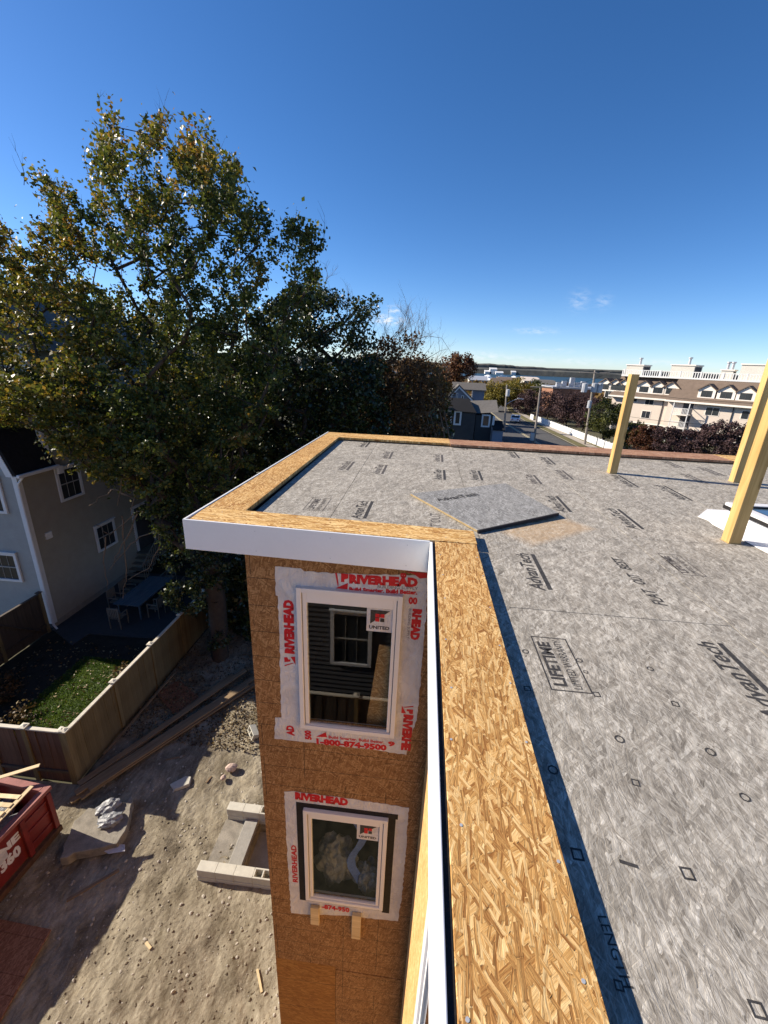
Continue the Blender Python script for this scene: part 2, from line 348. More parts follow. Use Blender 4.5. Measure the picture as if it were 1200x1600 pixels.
MT['roof_black'] = plain('black_asphalt_shingle', (.012,.012,.014), .9, .4, 8, .4)
MT['roof_grey'] = plain('grey_asphalt_shingle', (.13,.12,.11), .9, .25, 4, .3)
MT['roof_brown'] = plain('brown_asphalt_shingle', (.155,.115,.088), .9, .18, 1.5, .3)
MT['fence'] = wood('cedar_fence', (.09,.065,.03), (.20,.15,.075), 'z', .8, .3)
MT['fence_red'] = wood('cedar_fence_front', (.065,.032,.024), (.13,.072,.052), 'z', .8, .3)
MT['fence_dark'] = wood('old_dark_fence', (.045,.035,.028), (.09,.07,.055), 'z', .8, .3)
MT['fence_cap'] = wood('bleached_fence_cap', (.42,.38,.30), (.62,.57,.47), 'x', .8, .2)
MT['lumber'] = wood('used_lumber', (.12,.08,.05), (.27,.19,.11), 'x', .7, .3)
MT['pallet'] = wood('pale_pallet_wood', (.38,.27,.14), (.66,.52,.31), 'x', .7, .3)
MT['concrete'] = plain('grey_concrete', (.28,.265,.235), .9, .18, 7, .5)
MT['cmu'] = plain('cement_block', (.50,.475,.40), .9, .12, 9, .4, scale2=120)
MT['cmu_hole'] = plain('cement_block_core', (.09,.085,.08), .95, .2, 9)
MT['slab'] = plain('rough_broken_concrete', (.25,.225,.185), .95, .4, 5, 1.0, scale2=60)
MT['brick'] = plain('broken_brick', (.48,.36,.30), .9, .3, 14, .4)
MT['red_steel'] = plain('dumpster_red_paint', (.17,.018,.015), .5, .4, 3, .15, 0, .4)
MT['red_rim'] = plain('dumpster_faded_rim', (.27,.10,.085), .6, .35, 4)
MT['rust'] = plain('rusty_steel', (.10,.05,.03), .8, .4, 8, .4)
MT['plastic'] = plain('grey_plastic_sheet', (.22,.225,.235), .4, .55, 14, .9, 0, .5)
MT['patio'] = plain('patio_paving', (.06,.06,.06), .9, .15, 6, .3)
MT['teal'] = wood('blue_grey_table_top', (.07,.10,.12), (.13,.165,.185), 'y', .5, .2)
MT['chair'] = plain('pale_chair_wood', (.20,.17,.13), .7, .2, 6)
MT['asphalt'] = plain('road_asphalt', (.085,.083,.082), .9, .15, .5, .2)
MT['sidewalk'] = plain('concrete_pavement', (.34,.30,.25), .9, .12, 1, .1)
MT['paint_yellow'] = plain('road_line_paint', (.55,.47,.28), .7, .1, 2)
MT['verge'] = plain('dry_verge_grass', (.13,.115,.05), .95, .4, 2, .4)
MT['white_fence'] = plain('white_vinyl_fence', (.66,.655,.64), .5, .05, 1)
MT['pole'] = plain('weathered_pole_wood', (.26,.23,.20), .9, .2, 3)
MT['grey_metal'] = plain('grey_galvanised_metal', (.45,.46,.48), .45, .1, 2, 0, .3)
MT['cream'] = plain('cream_wall_siding', (.60,.515,.435), .8, .05, .6)
MT['cream_trim'] = plain('cream_trim', (.76,.70,.62), .7, .05, 1)
MT['pent'] = plain('rooftop_house_wall', (.55,.52,.46), .85, .08, .6)
MT['dark_grey'] = plain('dark_grey_paint', (.06,.06,.065), .8, .2, 2)
MT['blue_grey'] = plain('blue_grey_siding', (.20,.23,.29), .8, .1, 1)
MT['house_dark'] = plain('dark_house_siding', (.06,.06,.062), .8, .2, 1)
MT['brick_far'] = plain('orange_brick_wall', (.26,.13,.08), .9, .2, .6)
MT['car_paint'] = plain('white_car_paint', (.75,.76,.78), .25, .02, 2, 0, 0, .6)
MT['rubber'] = plain('black_rubber', (.02,.02,.02), .8, .2, 5)
MT['bark'] = plain('tree_bark', (.055,.040,.030), .95, .4, 5, .8, scale2=25)
MT['bark_pale'] = plain('pale_twig_bark', (.17,.125,.09), .95, .3, 5, .5)
def dirt():
    k = NB('dry_dirt'); v = k.coord(); st = k.mapv(v, (1,.45,1), (0,0,.5))
    a = k.noise(v, .7, 6, .62, .4); b = k.noise(st, 8, 7, .7, .6); c = k.noise(v, 55, 4, .7)
    f = k.math('ADD', k.math('MULTIPLY', a, .45), k.math('ADD', k.math('MULTIPLY', b, .38), k.math('MULTIPLY', c, .17)))
    col = k.ramp(f, [(.36,(.085,.07,.05)),(.45,(.19,.16,.115)),(.53,(.30,.26,.19)),(.64,(.46,.41,.31))])
    vr = k.vor(v, 26); peb = k.math('MULTIPLY', k.math('LESS_THAN', vr.outputs['Distance'], .2), k.math('GREATER_THAN', k.noise(v, 3, 2, .5), .52))
    col = k.mix(k.math('MULTIPLY', peb, .4), col, (.45,.42,.36))
    big = k.noise(k.mapv(v,(1,.6,1),(0,0,.4)), 1.6, 5, .65, .6); col = k.mix(1.0, col, k.ramp(big, [(.34,(.62,.60,.56)),(.55,(1,1,1)),(.72,(1.12,1.10,1.05))]), 'MULTIPLY')
    k.bump(k.math('ADD', k.math('ADD', k.math('MULTIPLY', b, 1.0), k.math('MULTIPLY', c, .35)), k.math('MULTIPLY', peb, .12)), .55, .04)
    return k.done(col, .95, None, .1)
MT['dirt'] = dirt()
MT['land'] = plain('autumn_land', (.075,.07,.04), .95, .4, .05, 0, scale2=.6)
MT['hill'] = plain('far_wooded_shore', (.075,.075,.065), .95, .5, .02, 0, scale2=.12)
MT['soil'] = plain('dark_garden_soil', (.028,.024,.018), .95, .5, 3, .7)  # near-black soil colour around the grass
def sea():
    k = NB('sea_water'); v = k.coord(); k.bump(k.noise(k.mapv(v,(1,.3,1)), .6, 4, .7), .5, .4)
    return k.done((.014,.04,.05), .45, None, .5)
MT['sea'] = sea()
def leaf(name, stops, nscale=.5, trans=.35, rough=.5, spec=.35):
    """colour varies leaf by leaf and bough by bough"""
    k = NB(name); g = k.n('ShaderNodeNewGeometry'); nz = k.noise(g.outputs['Position'], nscale, 3, .6)
    f = k.math('ADD', k.math('MULTIPLY', nz, .95), k.math('MULTIPLY', k.math('SUBTRACT', g.outputs['Random Per Island'], .5), .5), clamp=True)
    col = k.ramp(f, stops)
    k.put(k.b.inputs['Base Color'], col); k.b.inputs['Roughness'].default_value = rough; k.b.inputs['Specular IOR Level'].default_value = spec
    tl = k.n('ShaderNodeBsdfTranslucent'); k.put(tl.inputs[0], k.mix(1.0, col, (1.3,1.25,.7), 'MULTIPLY'))
    mx = k.n('ShaderNodeMixShader'); mx.inputs[0].default_value = trans; o = k.t.nodes['Material Output']
    k.t.links.new(k.b.outputs[0], mx.inputs[1]); k.t.links.new(tl.outputs[0], mx.inputs[2]); k.t.links.new(mx.outputs[0], o.inputs[0])
    return k.m
MT['leaf_maple'] = leaf('maple_leaves', [(.22,(.045,.058,.013)),(.42,(.095,.108,.02)),(.55,(.16,.145,.028)),(.68,(.24,.16,.034)),(.85,(.28,.125,.036))])
MT['leaf_maple_green'] = leaf('green_maple_leaves', [(.22,(.03,.045,.012)),(.5,(.065,.088,.02)),(.68,(.115,.125,.028)),(.85,(.22,.17,.035))], .6)
MT['leaf_dark'] = leaf('dark_ivy_leaves', [(.25,(.014,.024,.008)),(.55,(.034,.05,.014)),(.75,(.07,.085,.02)),(.9,(.14,.12,.03))], .7, .2, .35, .5)
MT['leaf_brown'] = leaf('brown_autumn_leaves', [(.25,(.05,.03,.014)),(.5,(.12,.065,.028)),(.7,(.20,.11,.05)),(.85,(.07,.07,.02))], .6, .25, .7)
MT['leaf_red'] = leaf('red_autumn_leaves', [(.3,(.055,.02,.012)),(.55,(.12,.042,.02)),(.8,(.18,.09,.03))], .15, .25, .7)
MT['leaf_orange'] = leaf('orange_autumn_leaves', [(.3,(.07,.035,.012)),(.5,(.14,.08,.02)),(.8,(.12,.10,.02))], .15, .25, .7)
MT['leaf_yellow'] = leaf('yellow_green_leaves', [(.3,(.09,.085,.015)),(.55,(.19,.155,.025)),(.8,(.28,.20,.035))], .15, .25, .7)
MT['leaf_purple'] = leaf('purple_brown_twigs', [(.3,(.035,.020,.024)),(.55,(.07,.038,.042)),(.8,(.12,.07,.06))], .4, .15, .8)
MT['leaf_green'] = leaf('green_tree_leaves', [(.3,(.025,.035,.008)),(.55,(.06,.07,.015)),(.8,(.11,.11,.025))], .3, .25, .6)
MT['grass'] = leaf('lawn_grass', [(.3,(.045,.085,.012)),(.55,(.085,.15,.02)),(.8,(.16,.21,.04))], 2.0, .3, .6)
MT['leaf_litter'] = leaf('fallen_leaves', [(.2,(.05,.03,.015)),(.5,(.14,.09,.04)),(.8,(.30,.24,.13))], 3.0, .1, .6)
MT['stone'] = plain('rubble_stone', (.38,.34,.28), .95, .4, 12, .5)
# ================================================================ the house under construction (roof deck, stair wing)
ZD, ZP = 9.251, 9.305                        # deck surface, parapet top
YW, XW, XL = 2.99, 0.25, -1.36               # wing front wall, main side wall, wing left wall
B = wthing('unfinished_house', 'new house in bare strand board with a flat grey roof deck and white roof edge', 'house', (1.5, 2.0, 0))
xs = [-1.38, -.721, .498, 1.717, 2.936, 4.155, 5.374, 6.593, 7.8]
rows = {0:[3.0,4.9,7.2], 1:[3.0,5.45,7.2], 2:[-3.2,-.35,2.09,4.53,7.2], 3:[-3.2,-1.6,.87,3.31,5.75,7.2], 4:[-3.2,-.35,2.09,4.53,7.2], 5:[-3.2,-1.6,.87,3.31,5.75,7.2], 6:[-3.2,.1,2.5,4.9,7.2], 7:[-3.2,-1.2,1.3,3.7,6.1,7.2]}
for i in range(8):
    ys = rows[i]
    for a, b in zip(ys[:-1], ys[1:]):
        x0 = xs[i]+.0022; x1 = xs[i+1]-.0022
        if i == 2 and b < 3.0: x0 = .30
        if i == 2 and a < 3.0 < b: MB().box((x0, 3.0, ZD-.018), (x1, b-.0022, ZD)).build('deck_panel', MT['deck'], B); x0 = .30; b = 3.0
        MB().box((x0, a+.0022, ZD-.018), (x1, b-.0022, ZD)).build('deck_panel', MT['deck'], B)
MB().box((-1.37, 3.0, ZD-.05), (7.8, 7.2, ZD-.022)).box((.3, -3.2, ZD-.05), (7.8, 2.995, ZD-.022)).build('deck_underlay', MT['underlay_and_shade'], B)
# parapet caps: separate boards of strand board, 28 mm thick on a stud frame
th = ZP-.032
def cap(poly, mat): return MB().prism([(x, y, ZP) for x, y in poly], (0,0,-.032)).build('parapet_cap', MT[mat], B, bevel=.0015)
cap([(.148,-3.2),(.447,-3.2),(.447,-.62),(.148,-.62)], 'osb_y'); cap([(.148,-.617),(.447,-.617),(.440,2.813),(.148,2.813)], 'osb_y')
cap([(-1.735,2.888),(.447,2.822),(.447,3.075),(-1.40,3.165),(-1.755+.0,3.175)], 'osb_x')
cap([(-1.752,3.178),(-1.403,3.168),(-1.367,6.905),(-1.655,6.905)], 'osb_y')
sx = hz(703, 691, ZP).x
cap([(-1.655,6.908),(sx,6.908),(sx,7.37),(-1.645,7.37)], 'osb_x'); cap([(sx+.003,6.85),(4.75,6.79),(4.75,7.30),(sx+.003,7.33)], 'osb_rear'); cap([(4.753,6.79),(7.8,6.75),(7.8,7.2),(4.753,7.3)], 'osb_x')
fr = MB()                                    # stud frame under the caps, seen as the dark inner faces
fr.box((.16,-3.2,ZD), (.435,2.80,th-.001)); fr.prism([(-1.70,2.88,ZD),(.435,2.84,ZD),(.435,3.06,ZD),(-1.70,3.15,ZD)], (0,0,th-.001-ZD))
fr.prism([(-1.73,3.19,ZD),(-1.415,3.18,ZD),(-1.38,6.9,ZD),(-1.65,6.9,ZD)], (0,0,th-.001-ZD)); fr.box((-1.64,6.925,ZD), (sx,7.36,th-.001)); fr.prism([(sx+.01,6.865,ZD),(7.7,6.765,ZD),(7.7,7.18,ZD),(sx+.01,7.3,ZD)], (0,0,th-.001-ZD))
fr.build('parapet_frame', wood('frame_lumber', (.10,.06,.03), (.2,.13,.07), 'y'), B)
# white roof edge
ZF0, ZF1 = 9.062, 9.311
FA = [(-1.778,2.862),(.1105,2.790)]
fa = MB().prism([(FA[0][0],FA[0][1],ZF0),(FA[1][0],FA[1][1],ZF0),(FA[1][0],FA[1][1]+.016,ZF0),(FA[0][0]+.016,FA[0][1]+.016,ZF0)], (0,0,ZF1-ZF0)).build('front_fascia', MT['white_metal'], B, bevel=.003, seg=2)
MB().prism([(-1.778,2.8655,ZF0),(-1.7585,2.880,ZF0),(-1.643,7.37,ZF0),(-1.663,7.37,ZF0)], (0,0,ZF1-ZF0)).build('left_fascia', MT['white_metal'], B, bevel=.003, seg=2)
MB().box((.1105,-3.2,ZF0), (.1285,2.787,ZF1)).build('side_fascia', MT['white_metal'], B, bevel=.003, seg=2)
MB().box((.1300,-3.2,ZP-.020), (.1465,2.80,ZP-.004)).build('edge_membrane', MT['black_tape'], B)
MB().prism([(-1.757,2.88,ZP-.03),(-1.737,2.88,ZP-.03),(-1.632,7.36,ZP-.03),(-1.641,7.36,ZP-.03)], (0,0,.02)).build('edge_membrane', MT['black_tape'], B)
sof = MB().prism([(-1.74,2.89,ZF0+.03),(.12,2.82,ZF0+.03),(.12,-3.2,ZF0+.03),(7.8,-3.2,ZF0+.03),(7.8,7.2,ZF0+.03),(-1.64,7.3,ZF0+.03)], (0,0,.10)); sof.build('soffit_board', MT['underlay_and_shade'], B)
# wing front wall: sheets round two openings
zA = hy(408,1170,YW).z; zB = hy(431,1496,YW).z; xS = hy(524.5,1510,YW).x
def rect_from(pts, y):
    q = [hy(px,py,y) for px,py in pts]
    return (q[0].x+q[3].x)/2, (q[1].x+q[2].x)/2, (q[2].z+q[3].z)/2, (q[0].z+q[1].z)/2     # x0,x1,z0,z1 ; pts = TL TR BR BL
W1 = rect_from([(463.5,918),(633,934),(613.4,1154),(467.6,1138)], YW-.045); W2 = rect_from([(473.5,1265),(607.5,1283),(596.8,1423.5),(477.8,1404)], YW-.035)
def holed(x0, x1, z0, z1, hole=None, y0=YW, y1=YW+.012, mat='osb_wall'):
    b = MB()
    if hole:
        a0, a1, c0, c1 = hole
        b.box((x0,y0,z0),(x1,y1,c0)).box((x0,y0,c1),(x1,y1,z1)).box((x0,y0,c0),(a0,y1,c1)).box((a1,y0,c0),(x1,y1,c1))
    else: b.box((x0,y0,z0),(x1,y1,z1))
    return b.build('sheathing_panel', MT[mat], B)
g = .0018
xr = XW-.002
def inner(W, k=.07): return (W[0]+k, W[1]-k, W[2]+k, W[3]-k)
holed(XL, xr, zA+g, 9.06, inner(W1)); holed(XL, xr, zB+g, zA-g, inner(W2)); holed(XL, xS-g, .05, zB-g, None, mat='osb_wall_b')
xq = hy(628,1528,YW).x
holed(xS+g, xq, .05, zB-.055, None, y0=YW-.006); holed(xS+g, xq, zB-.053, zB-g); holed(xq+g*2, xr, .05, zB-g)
# wing left wall and main side wall
for k_, (z0, z1) in enumerate([(.05,2.6),(2.604,5.1),(5.104,7.5),(7.504,9.06)]):
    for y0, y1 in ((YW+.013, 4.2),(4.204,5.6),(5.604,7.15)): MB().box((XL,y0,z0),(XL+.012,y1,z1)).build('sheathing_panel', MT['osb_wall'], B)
def side(y0,y1,z0,z1): return MB().box((XW,y0,z0),(XW+.012,y1,z1)).build('sheathing_panel', MT['osb_wall_side'], B)
for y0,y1 in ((-3.0,-1.2),(-1.196,.35),(1.58,YW-.002)):
    for z0,z1 in ((.05,3.0),(3.004,6.0),(6.004,9.06)): side(y0,y1,z0,z1)
side(.354,1.576,.05,5.8); side(.354,1.576,8.5,9.06)

f_ = MB().box((XW-.03,.36,5.8),(XW+.02,.45,8.5)).box((XW-.03,1.47,5.8),(XW+.02,1.57,8.5)).box((XW-.03,.45,5.8),(XW+.02,1.47,5.9)).box((XW-.03,.45,8.4),(XW+.02,1.47,8.5)).build('window_frame', MT['vinyl'], B, bevel=.004)
MB().box((XW+.0,.50,5.95),(XW+.006,1.42,8.35)).build('pane', MT['glass'], f_); MB().box((XW-.012,.45,5.9),(XW+.012,.5,8.4)).box((XW-.012,1.42,5.9),(XW+.012,1.47,8.4)).build('sash', MT['vinyl'], f_)
# rooms behind the openings (dark plaster-less interior)
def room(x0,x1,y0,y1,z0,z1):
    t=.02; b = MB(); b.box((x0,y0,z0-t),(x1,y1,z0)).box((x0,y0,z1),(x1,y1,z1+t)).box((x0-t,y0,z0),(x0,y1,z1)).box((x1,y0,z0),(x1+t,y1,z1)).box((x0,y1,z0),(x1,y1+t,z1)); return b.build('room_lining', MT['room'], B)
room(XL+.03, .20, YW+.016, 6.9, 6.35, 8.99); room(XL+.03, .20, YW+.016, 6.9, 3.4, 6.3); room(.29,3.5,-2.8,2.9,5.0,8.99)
MB().box((.27,-3.0,0),(7.8,-2.99,9.06)).box((7.79,-2.98,0),(7.8,7.1,9.06)).box((XL,7.152,0),(7.78,7.165,9.06)).build('rear_wall', MT['osb_wall'], B)
# flashing membrane sheets with ragged edges
def ragged(px, y, name, mat, amp=.006, step=.035, thick=.0025, hole=None, seed=1):
    r = random.Random(seed); P = [hy(a,b,y) for a,b in px]; out = []
    for i in range(len(P)):
        a, b = P[i], P[(i+1)%len(P)]; n = max(1, int((b-a).length/step)); d = (b-a).normalized(); nn = Vector((d.z,0,-d.x))
        for j in range(n): out.append(a+(b-a)*(j/n)+nn*(r.uniform(-amp,amp) if j else 0))
    if hole:      # cut the window opening: one outline joined to the hole by a hairline slit
        x0,x1,z0,z1 = hole; H_ = [Vector((x0,y,z1)),Vector((x0,y,z0)),Vector((x1,y,z0)),Vector((x1,y,z1))]
        out = out+[out[0].copy(), H_[0]]+H_[1:]+[H_[0].copy()]
    return MB().prism(out, (0,-thick,0))
pw = [(430,885),(470,888),(476,893),(560,897),(668,899),(667,945),(662,1000),(658,1060),(653,1110),(648,1135),(641,1150),(635,1179),(590,1172),(520,1164),(429,1154),(430,1121),(440,1121),(438,1060),(437,990),(434,931),(431,930)]
pap1 = ragged(pw, YW-.001, 'p', 'paper', seed=3, hole=inner(W1,.05)).build('flashing_sheet', MT['paper'], B)
pap2 = ragged([(444,1237),(459,1236),(540,1247),(639,1262),(638,1275),(634,1330),(629,1390),(622,1439),(590,1436),(540,1430),(470,1428),(455,1426),(451,1370),(447,1300)], YW-.001, 'p', 'paper', seed=5, hole=inner(W2,.05)).build('flashing_sheet', MT['paper'], B)
tp = MB(); P = [hy(a,b,YW-.006) for a,b in ((462,1252),(620,1274),(607,1427),(469,1404))]; x0,x1,z0,z1 = (P[0].x+P[3].x)/2,(P[1].x+P[2].x)/2,(P[2].z+P[3].z)/2,(P[0].z+P[1].z)/2
tp.box((x0,YW-.007,W2[3]-.01),(x1+.02,YW-.0042,z1)).box((x0,YW-.0065,z0),(W2[0]+.01,YW-.0043,W2[3]-.012)).box((W2[1]-.01,YW-.0065,z0-.02),(x1,YW-.0043,W2[3]-.012)).box((W2[0]+.012,YW-.0062,z0),(W2[1]-.012,YW-.0043,W2[2]+.02))
tp.build('flashing_tape', MT['black_tape'], B)
def wtext(txt, a, b, hpx, mat, parent, y=YW-.0052, bold=.03, flip=False):
    """words along the wall, baseline from photo point a to b, hpx tall"""
    A, Bp = hy(*a, y), hy(*b, y); d = Bp-A; L = d.length; d.normalize()
    up = Vector((-d.z, 0, d.x))
    if up.z < -.5: up = -up
    mid = ((a[0]+b[0])/2, (a[1]+b[1])/2); pr = np.array(mid)
    # metres per photo pixel across the baseline
    vx, vy = b[0]-a[0], b[1]-a[1]; l = math.hypot(vx, vy); q = (mid[0]+vy/l*hpx, mid[1]-vx/l*hpx)
    H = (hy(*q, y)-hy(*mid, y)).length
    return lettering(txt, 1.0, frameM(A, d, up), mat, parent, 'lettering', width=L, bold=bold, height=H)
red, gry = MT['print_red'], MT['print_grey']
wtext('RIVERHEAD', (545.5,910.5), (652.7,916.5), 13.5, red, pap1, bold=.075)
wtext('BUILDING SUPPLY', (590,918.8), (652.7,921.8), 4.4, gry, pap1, bold=.0)
wtext('Build Smarter. Build Better.', (545.5,923.5), (652.0,928.8), 6.4, red, pap1, bold=.06)
wtext('00', (638,943), (652,944), 10.5, red, pap1, bold=.06); wtext('8', (634,903.5),(634.5,895.5), 9, red, pap1, bold=.06)
wtext('RIVERHEAD', (459,1022), (457.2,938), 14.5, red, pap1, bold=.075)
wtext('RHEAD', (646.2,951), (641.7,999.5), 13.5, red, pap1, bold=.075); wtext('BUILDING SUPPLY', (638.9,951), (635.3,998), 4.0, gry, pap1, bold=0)
wtext('RIVERHE', (632,1116), (627.5,1172), 14.0, red, pap1, bold=.075)
wtext('Build Smarter. Build Better.', (513.5,1153.5), (600.5,1162), 4.4, red, pap1, bold=.03); wtext('1-800-874-9500', (494.5,1162), (604,1172.5), 8.6, red, pap1, bold=.06)
wtext('AD', (459.5,1150), (458,1134), 11, red, pap1, bold=.06); wtext('500', (486.5,1156), (485,1141.5), 9.5, red, pap1, bold=.06); wtext('9', (606,1165),(617,1166), 7, red, pap1, bold=.06)
wtext('RIVERHEAD', (461,1248), (543.8,1258.5), 10.5, red, pap2, bold=.075)
wtext('RIVERHEAD', (465,1379), (462.5,1321), 7.5, red, pap2, y=YW-.0052, bold=.04); wtext('-874-950', (503,1419.5), (546,1425.5), 6.6, red, pap2, y=YW-.0085, bold=.04)
def mark(polys, parent, mat, y=YW-.0052):
    b = MB()
    for poly in polys: b.prism([hy(px,py,y) for px,py in poly], (0,-.0006,0))
    return b.build('emblem', mat, parent)
def emblem(o, ex, ey):      # slanted post-and-flag emblem drawn in a unit frame
    T = lambda u, v: (o[0]+ex[0]*u+ey[0]*v, o[1]+ex[1]*u+ey[1]*v)
    return [[T(0,1),T(.14,1),T(.30,.35),T(.30,.05)],[T(.45,1),T(1,1),T(1,.72),T(.72,.62),T(.72,.45),T(.48,.45)],[T(.1,0),T(1,0),T(1,.42)]]
mark(emblem((522,919), (21,2), (1.5,-24)), pap1, red); mark(emblem((462,1040), (-1,-14), (-17,1)), pap1, red)
mark(emblem((628,1101), (-1,13), (18,2)), pap1, red); mark([[(494,1151),(511,1152),(509,1144)]], pap1, red)
mark([[(634,893),(668,895),(667,903),(656,904),(647,897)]], pap1, red)
# windows
def window(W, y, gl, sticker, tag_txt):
    x0,x1,z0,z1 = W
    fb = MB(); t=.042
    fb.box((x0,y-.045,z0),(x0+t,y+.05,z1)).box((x1-t,y-.045,z0),(x1,y+.05,z1)).box((x0+t,y-.045,z0),(x1-t,y+.05,z0+t)).box((x0+t,y-.045,z1-t),(x1-t,y+.05,z1))
    f = fb.build('window', MT['vinyl'], B, bevel=.004, seg=2)
    gx0,gx1,gz0,gz1 = gl; s = MB(); a=t+.006
    s.box((x0+a,y-.030,z0+a),(gx0,y+.02,z1-a)).box((gx1,y-.030,z0+a),(x1-a,y+.02,z1-a)).box((gx0,y-.030,z0+a),(gx1,y+.02,gz0)).box((gx0,y-.030,gz1),(gx1,y+.02,z1-a))
    s.build('sash', MT['vinyl'], f, bevel=.004, seg=2)
    n = MB(); n.box((x0+t-.001,y-.02,z0+t-.001),(x0+a+.001,y+.03,z1-t)).box((x1-a-.001,y-.02,z0+t-.001),(x1-t+.001,y+.03,z1-t)).build('window_gasket', MT['lip'], f)
    MB().box((gx0-.003,y-.012,gz0-.003),(gx1+.003,y-.006,gz1+.003)).build('pane', MT['glass'], f)
    # maker's sticker on the glass
    P = [hy(px,py,y-.013) for px,py in sticker]; sx0,sx1,sz0,sz1 = P[0].x,P[1].x,P[2].z,P[0].z
    st = MB().box((sx0,y-.0135,sz0),(sx1,y-.0125,sz1)).build('sticker', MT['paper'], f)
    ww, hh = sx1-sx0, sz1-sz0; q0,q1,r0,r1 = sx0+.14*ww, sx0+.9*ww, sz0+.33*hh, sz1-.06*hh
    yy = y-.0150
    tri = MB().prism([(q0,yy,r0),(q1,yy,r1),(q0,yy,r1)], (0,.0008,0)).build('emblem', MT['print_black'], st); MB().prism([(q0,yy,r0),(q1,yy,r0),(q1,yy,r1)], (0,.0008,0))
    cx_, cz_ = (q0+q1)/2, (r0+r1)/2; e=.16*ww
    rd = MB(); bk = MB()
    for i_ in range(2):
        for j_ in range(2):
            bx, bz = cx_+(i_-1)*e*1.2+.01*ww, cz_+(j_-1)*e*1.2; (rd if (i_==0 or j_==1) else bk).box((bx,yy-.002,bz),(bx+e,yy-.0012,bz+e))
    rd.build('emblem', MT['print_red'], st); bk.build('emblem', MT['print_black'], st)
    lettering(tag_txt, 1.0, frameM((sx0+.1*ww, yy, sz0+.12*hh), (1,0,0), (0,0,1)), MT['print_black'], st, width=.8*ww, height=.14*hh, bold=.03)
    return f
GL1 = rect_from([(480.6,939),(614.8,952),(603.2,1142.7),(483.3,1129.5)], YW-.012); GL2 = rect_from([(487.7,1275.6),(594.5,1291),(585.4,1411.6),(489,1396.6)], YW-.012)
window(W1, YW, GL1, [(573.5,949.6),(614,953.3),(613,989),(573.5,987)], 'UNITED'); window(W2, YW, GL2, [(558,1286.6),(592.4,1290.4),(589.6,1314.4),(557,1309.4)], 'UNITED')
for k_, (a,b) in enumerate((((485,1416),(499,1444)),((550,1428),(563,1466)))):
    p0, p1 = hy(*a,YW-.03), hy(*b,YW-.03); MB().box((p0.x,YW-.045,p1.z),(p1.x,YW-.0075,p0.z)).build('support_block', MT['pallet'], B, bevel=.003)
# print on the deck ------------------------------------------------
kb, kf = MT['print_black'], MT['print_faint']
def deck_print(txt, near, far, hgt, mat, bar=True, z=ZD+.0008, below=True, italic=.25):
    A = hz(*near, ZD); Bp = hz(*far, ZD); d = (Bp-A); L = d.length; d.normalize(); up = Vector((-d.y, d.x, 0)); A.z = z
    o = lettering(txt, 1.0, frameM(A, d, up), mat, DP, 'lettering', width=L, bold=.02, height=hgt, shear=italic)
    if bar:
        s_ = MB(); q = A-up*hgt*.22; s_.prism([q, q+d*L, q+d*L-up*hgt*.30, q-up*hgt*.30], (0,0,-.0004)); s_.build('printed_bar', mat, DP)
DP = [o for o in B.children if o.name.startswith('deck_panel')][0]
def W3(px,py): return hz(px,py,ZD)
def logo(x, y, L=.53, h=.085, mat=kb, txt='AdvanTech', bar=True):
    A = Vector((x,y,ZD+.0008)); d = Vector((.02,1,0)).normalized(); up = Vector((-1,.02,0)).normalized()
    lettering(txt, 1.0, frameM(A, d, up), mat, DP, 'lettering', width=L, bold=.02, height=h, shear=.22)
    if bar: q = A-up*h*.25; MB().prism([q+d*.02, q+d*L, q+d*L-up*h*.32, q+d*.02-up*h*.32], (0,0,-.0004)).build('printed_bar', mat, DP)
logo(.80, 2.31); 
logo(1.50, 1.40, .52, .085)
[logo(1.47, 2.25+dy, w_, .07, kb, tx, False) for tx,dy,w_ in (('FLAT',0,.19),('OUT',.25,.14),('BEST',.45,.19))]
for (px,py,L,hh,mt) in [(567,699,.5,.09,kb),(604,717,.5,.09,kf),(537,735,.5,.09,kf),(592,741,.5,.09,kf),(687,722,.5,.09,kf),(690,750,.5,.09,kb),(749,751,.5,.09,kb),(562,811,.5,.09,kb),
                        (808,716,.5,.09,kb),(864,726,.5,.09,kb),(892,750,.5,.09,kf),(842,757,.45,.09,kf),(994,762,.6,.09,kb),(1078,783,.62,.09,kb),(887,801,.53,.09,kb),(1000,828,.56,.09,kb),(1066,732,.5,.09,kf),(1130,744,.5,.09,kf),(727,703,.4,.08,kf),(1104,756,.5,.08,kf)]:
    p = W3(px,py); logo(p.x, p.y, L, hh, mt)
def warranty(corner_near, L=.37, Wd=.17, mat=kb, k=0):
    A = Vector(corner_near)+Vector((0,0,ZD+.0008-corner_near[2])); d = Vector((.0,1,0)); up = Vector((-1,0,0)); t=.006
    b = MB()
    for (u0,u1,v0,v1) in ((0,L,0,t),(0,L,Wd-t,Wd),(0,t,t,Wd-t),(L-t,L,t,Wd-t)):
        q = [A+d*u0+up*v0, A+d*u1+up*v0, A+d*u1+up*v1, A+d*u0+up*v1]; b.prism(q, (0,0,-.0004))
    b.build('printed_frame', mat, DP)
    lettering('LIFETIME', 1.0, frameM(A+d*.03+up*.095, d, up), mat, DP, width=L-.07, bold=.035, height=.055); lettering('LIMITED WARRANTY', 1.0, frameM(A+d*.02+up*.035, d, up), mat, DP, width=L-.04, bold=.0, height=.035)
warranty((.775,1.465,ZD)); p = W3(1105,901); warranty((p.x,p.y,ZD), .34, .15, kf); p = W3(478,797); warranty((p.x+.15,p.y,ZD), .37, .18, kf)
p = W3(690,829); lettering('FLAT OUT', 1.0, frameM((p.x,p.y-.1,ZD+.0008), (0,1,0), (-1,0,0)), kf, DP, width=.5, bold=.0, height=.09)
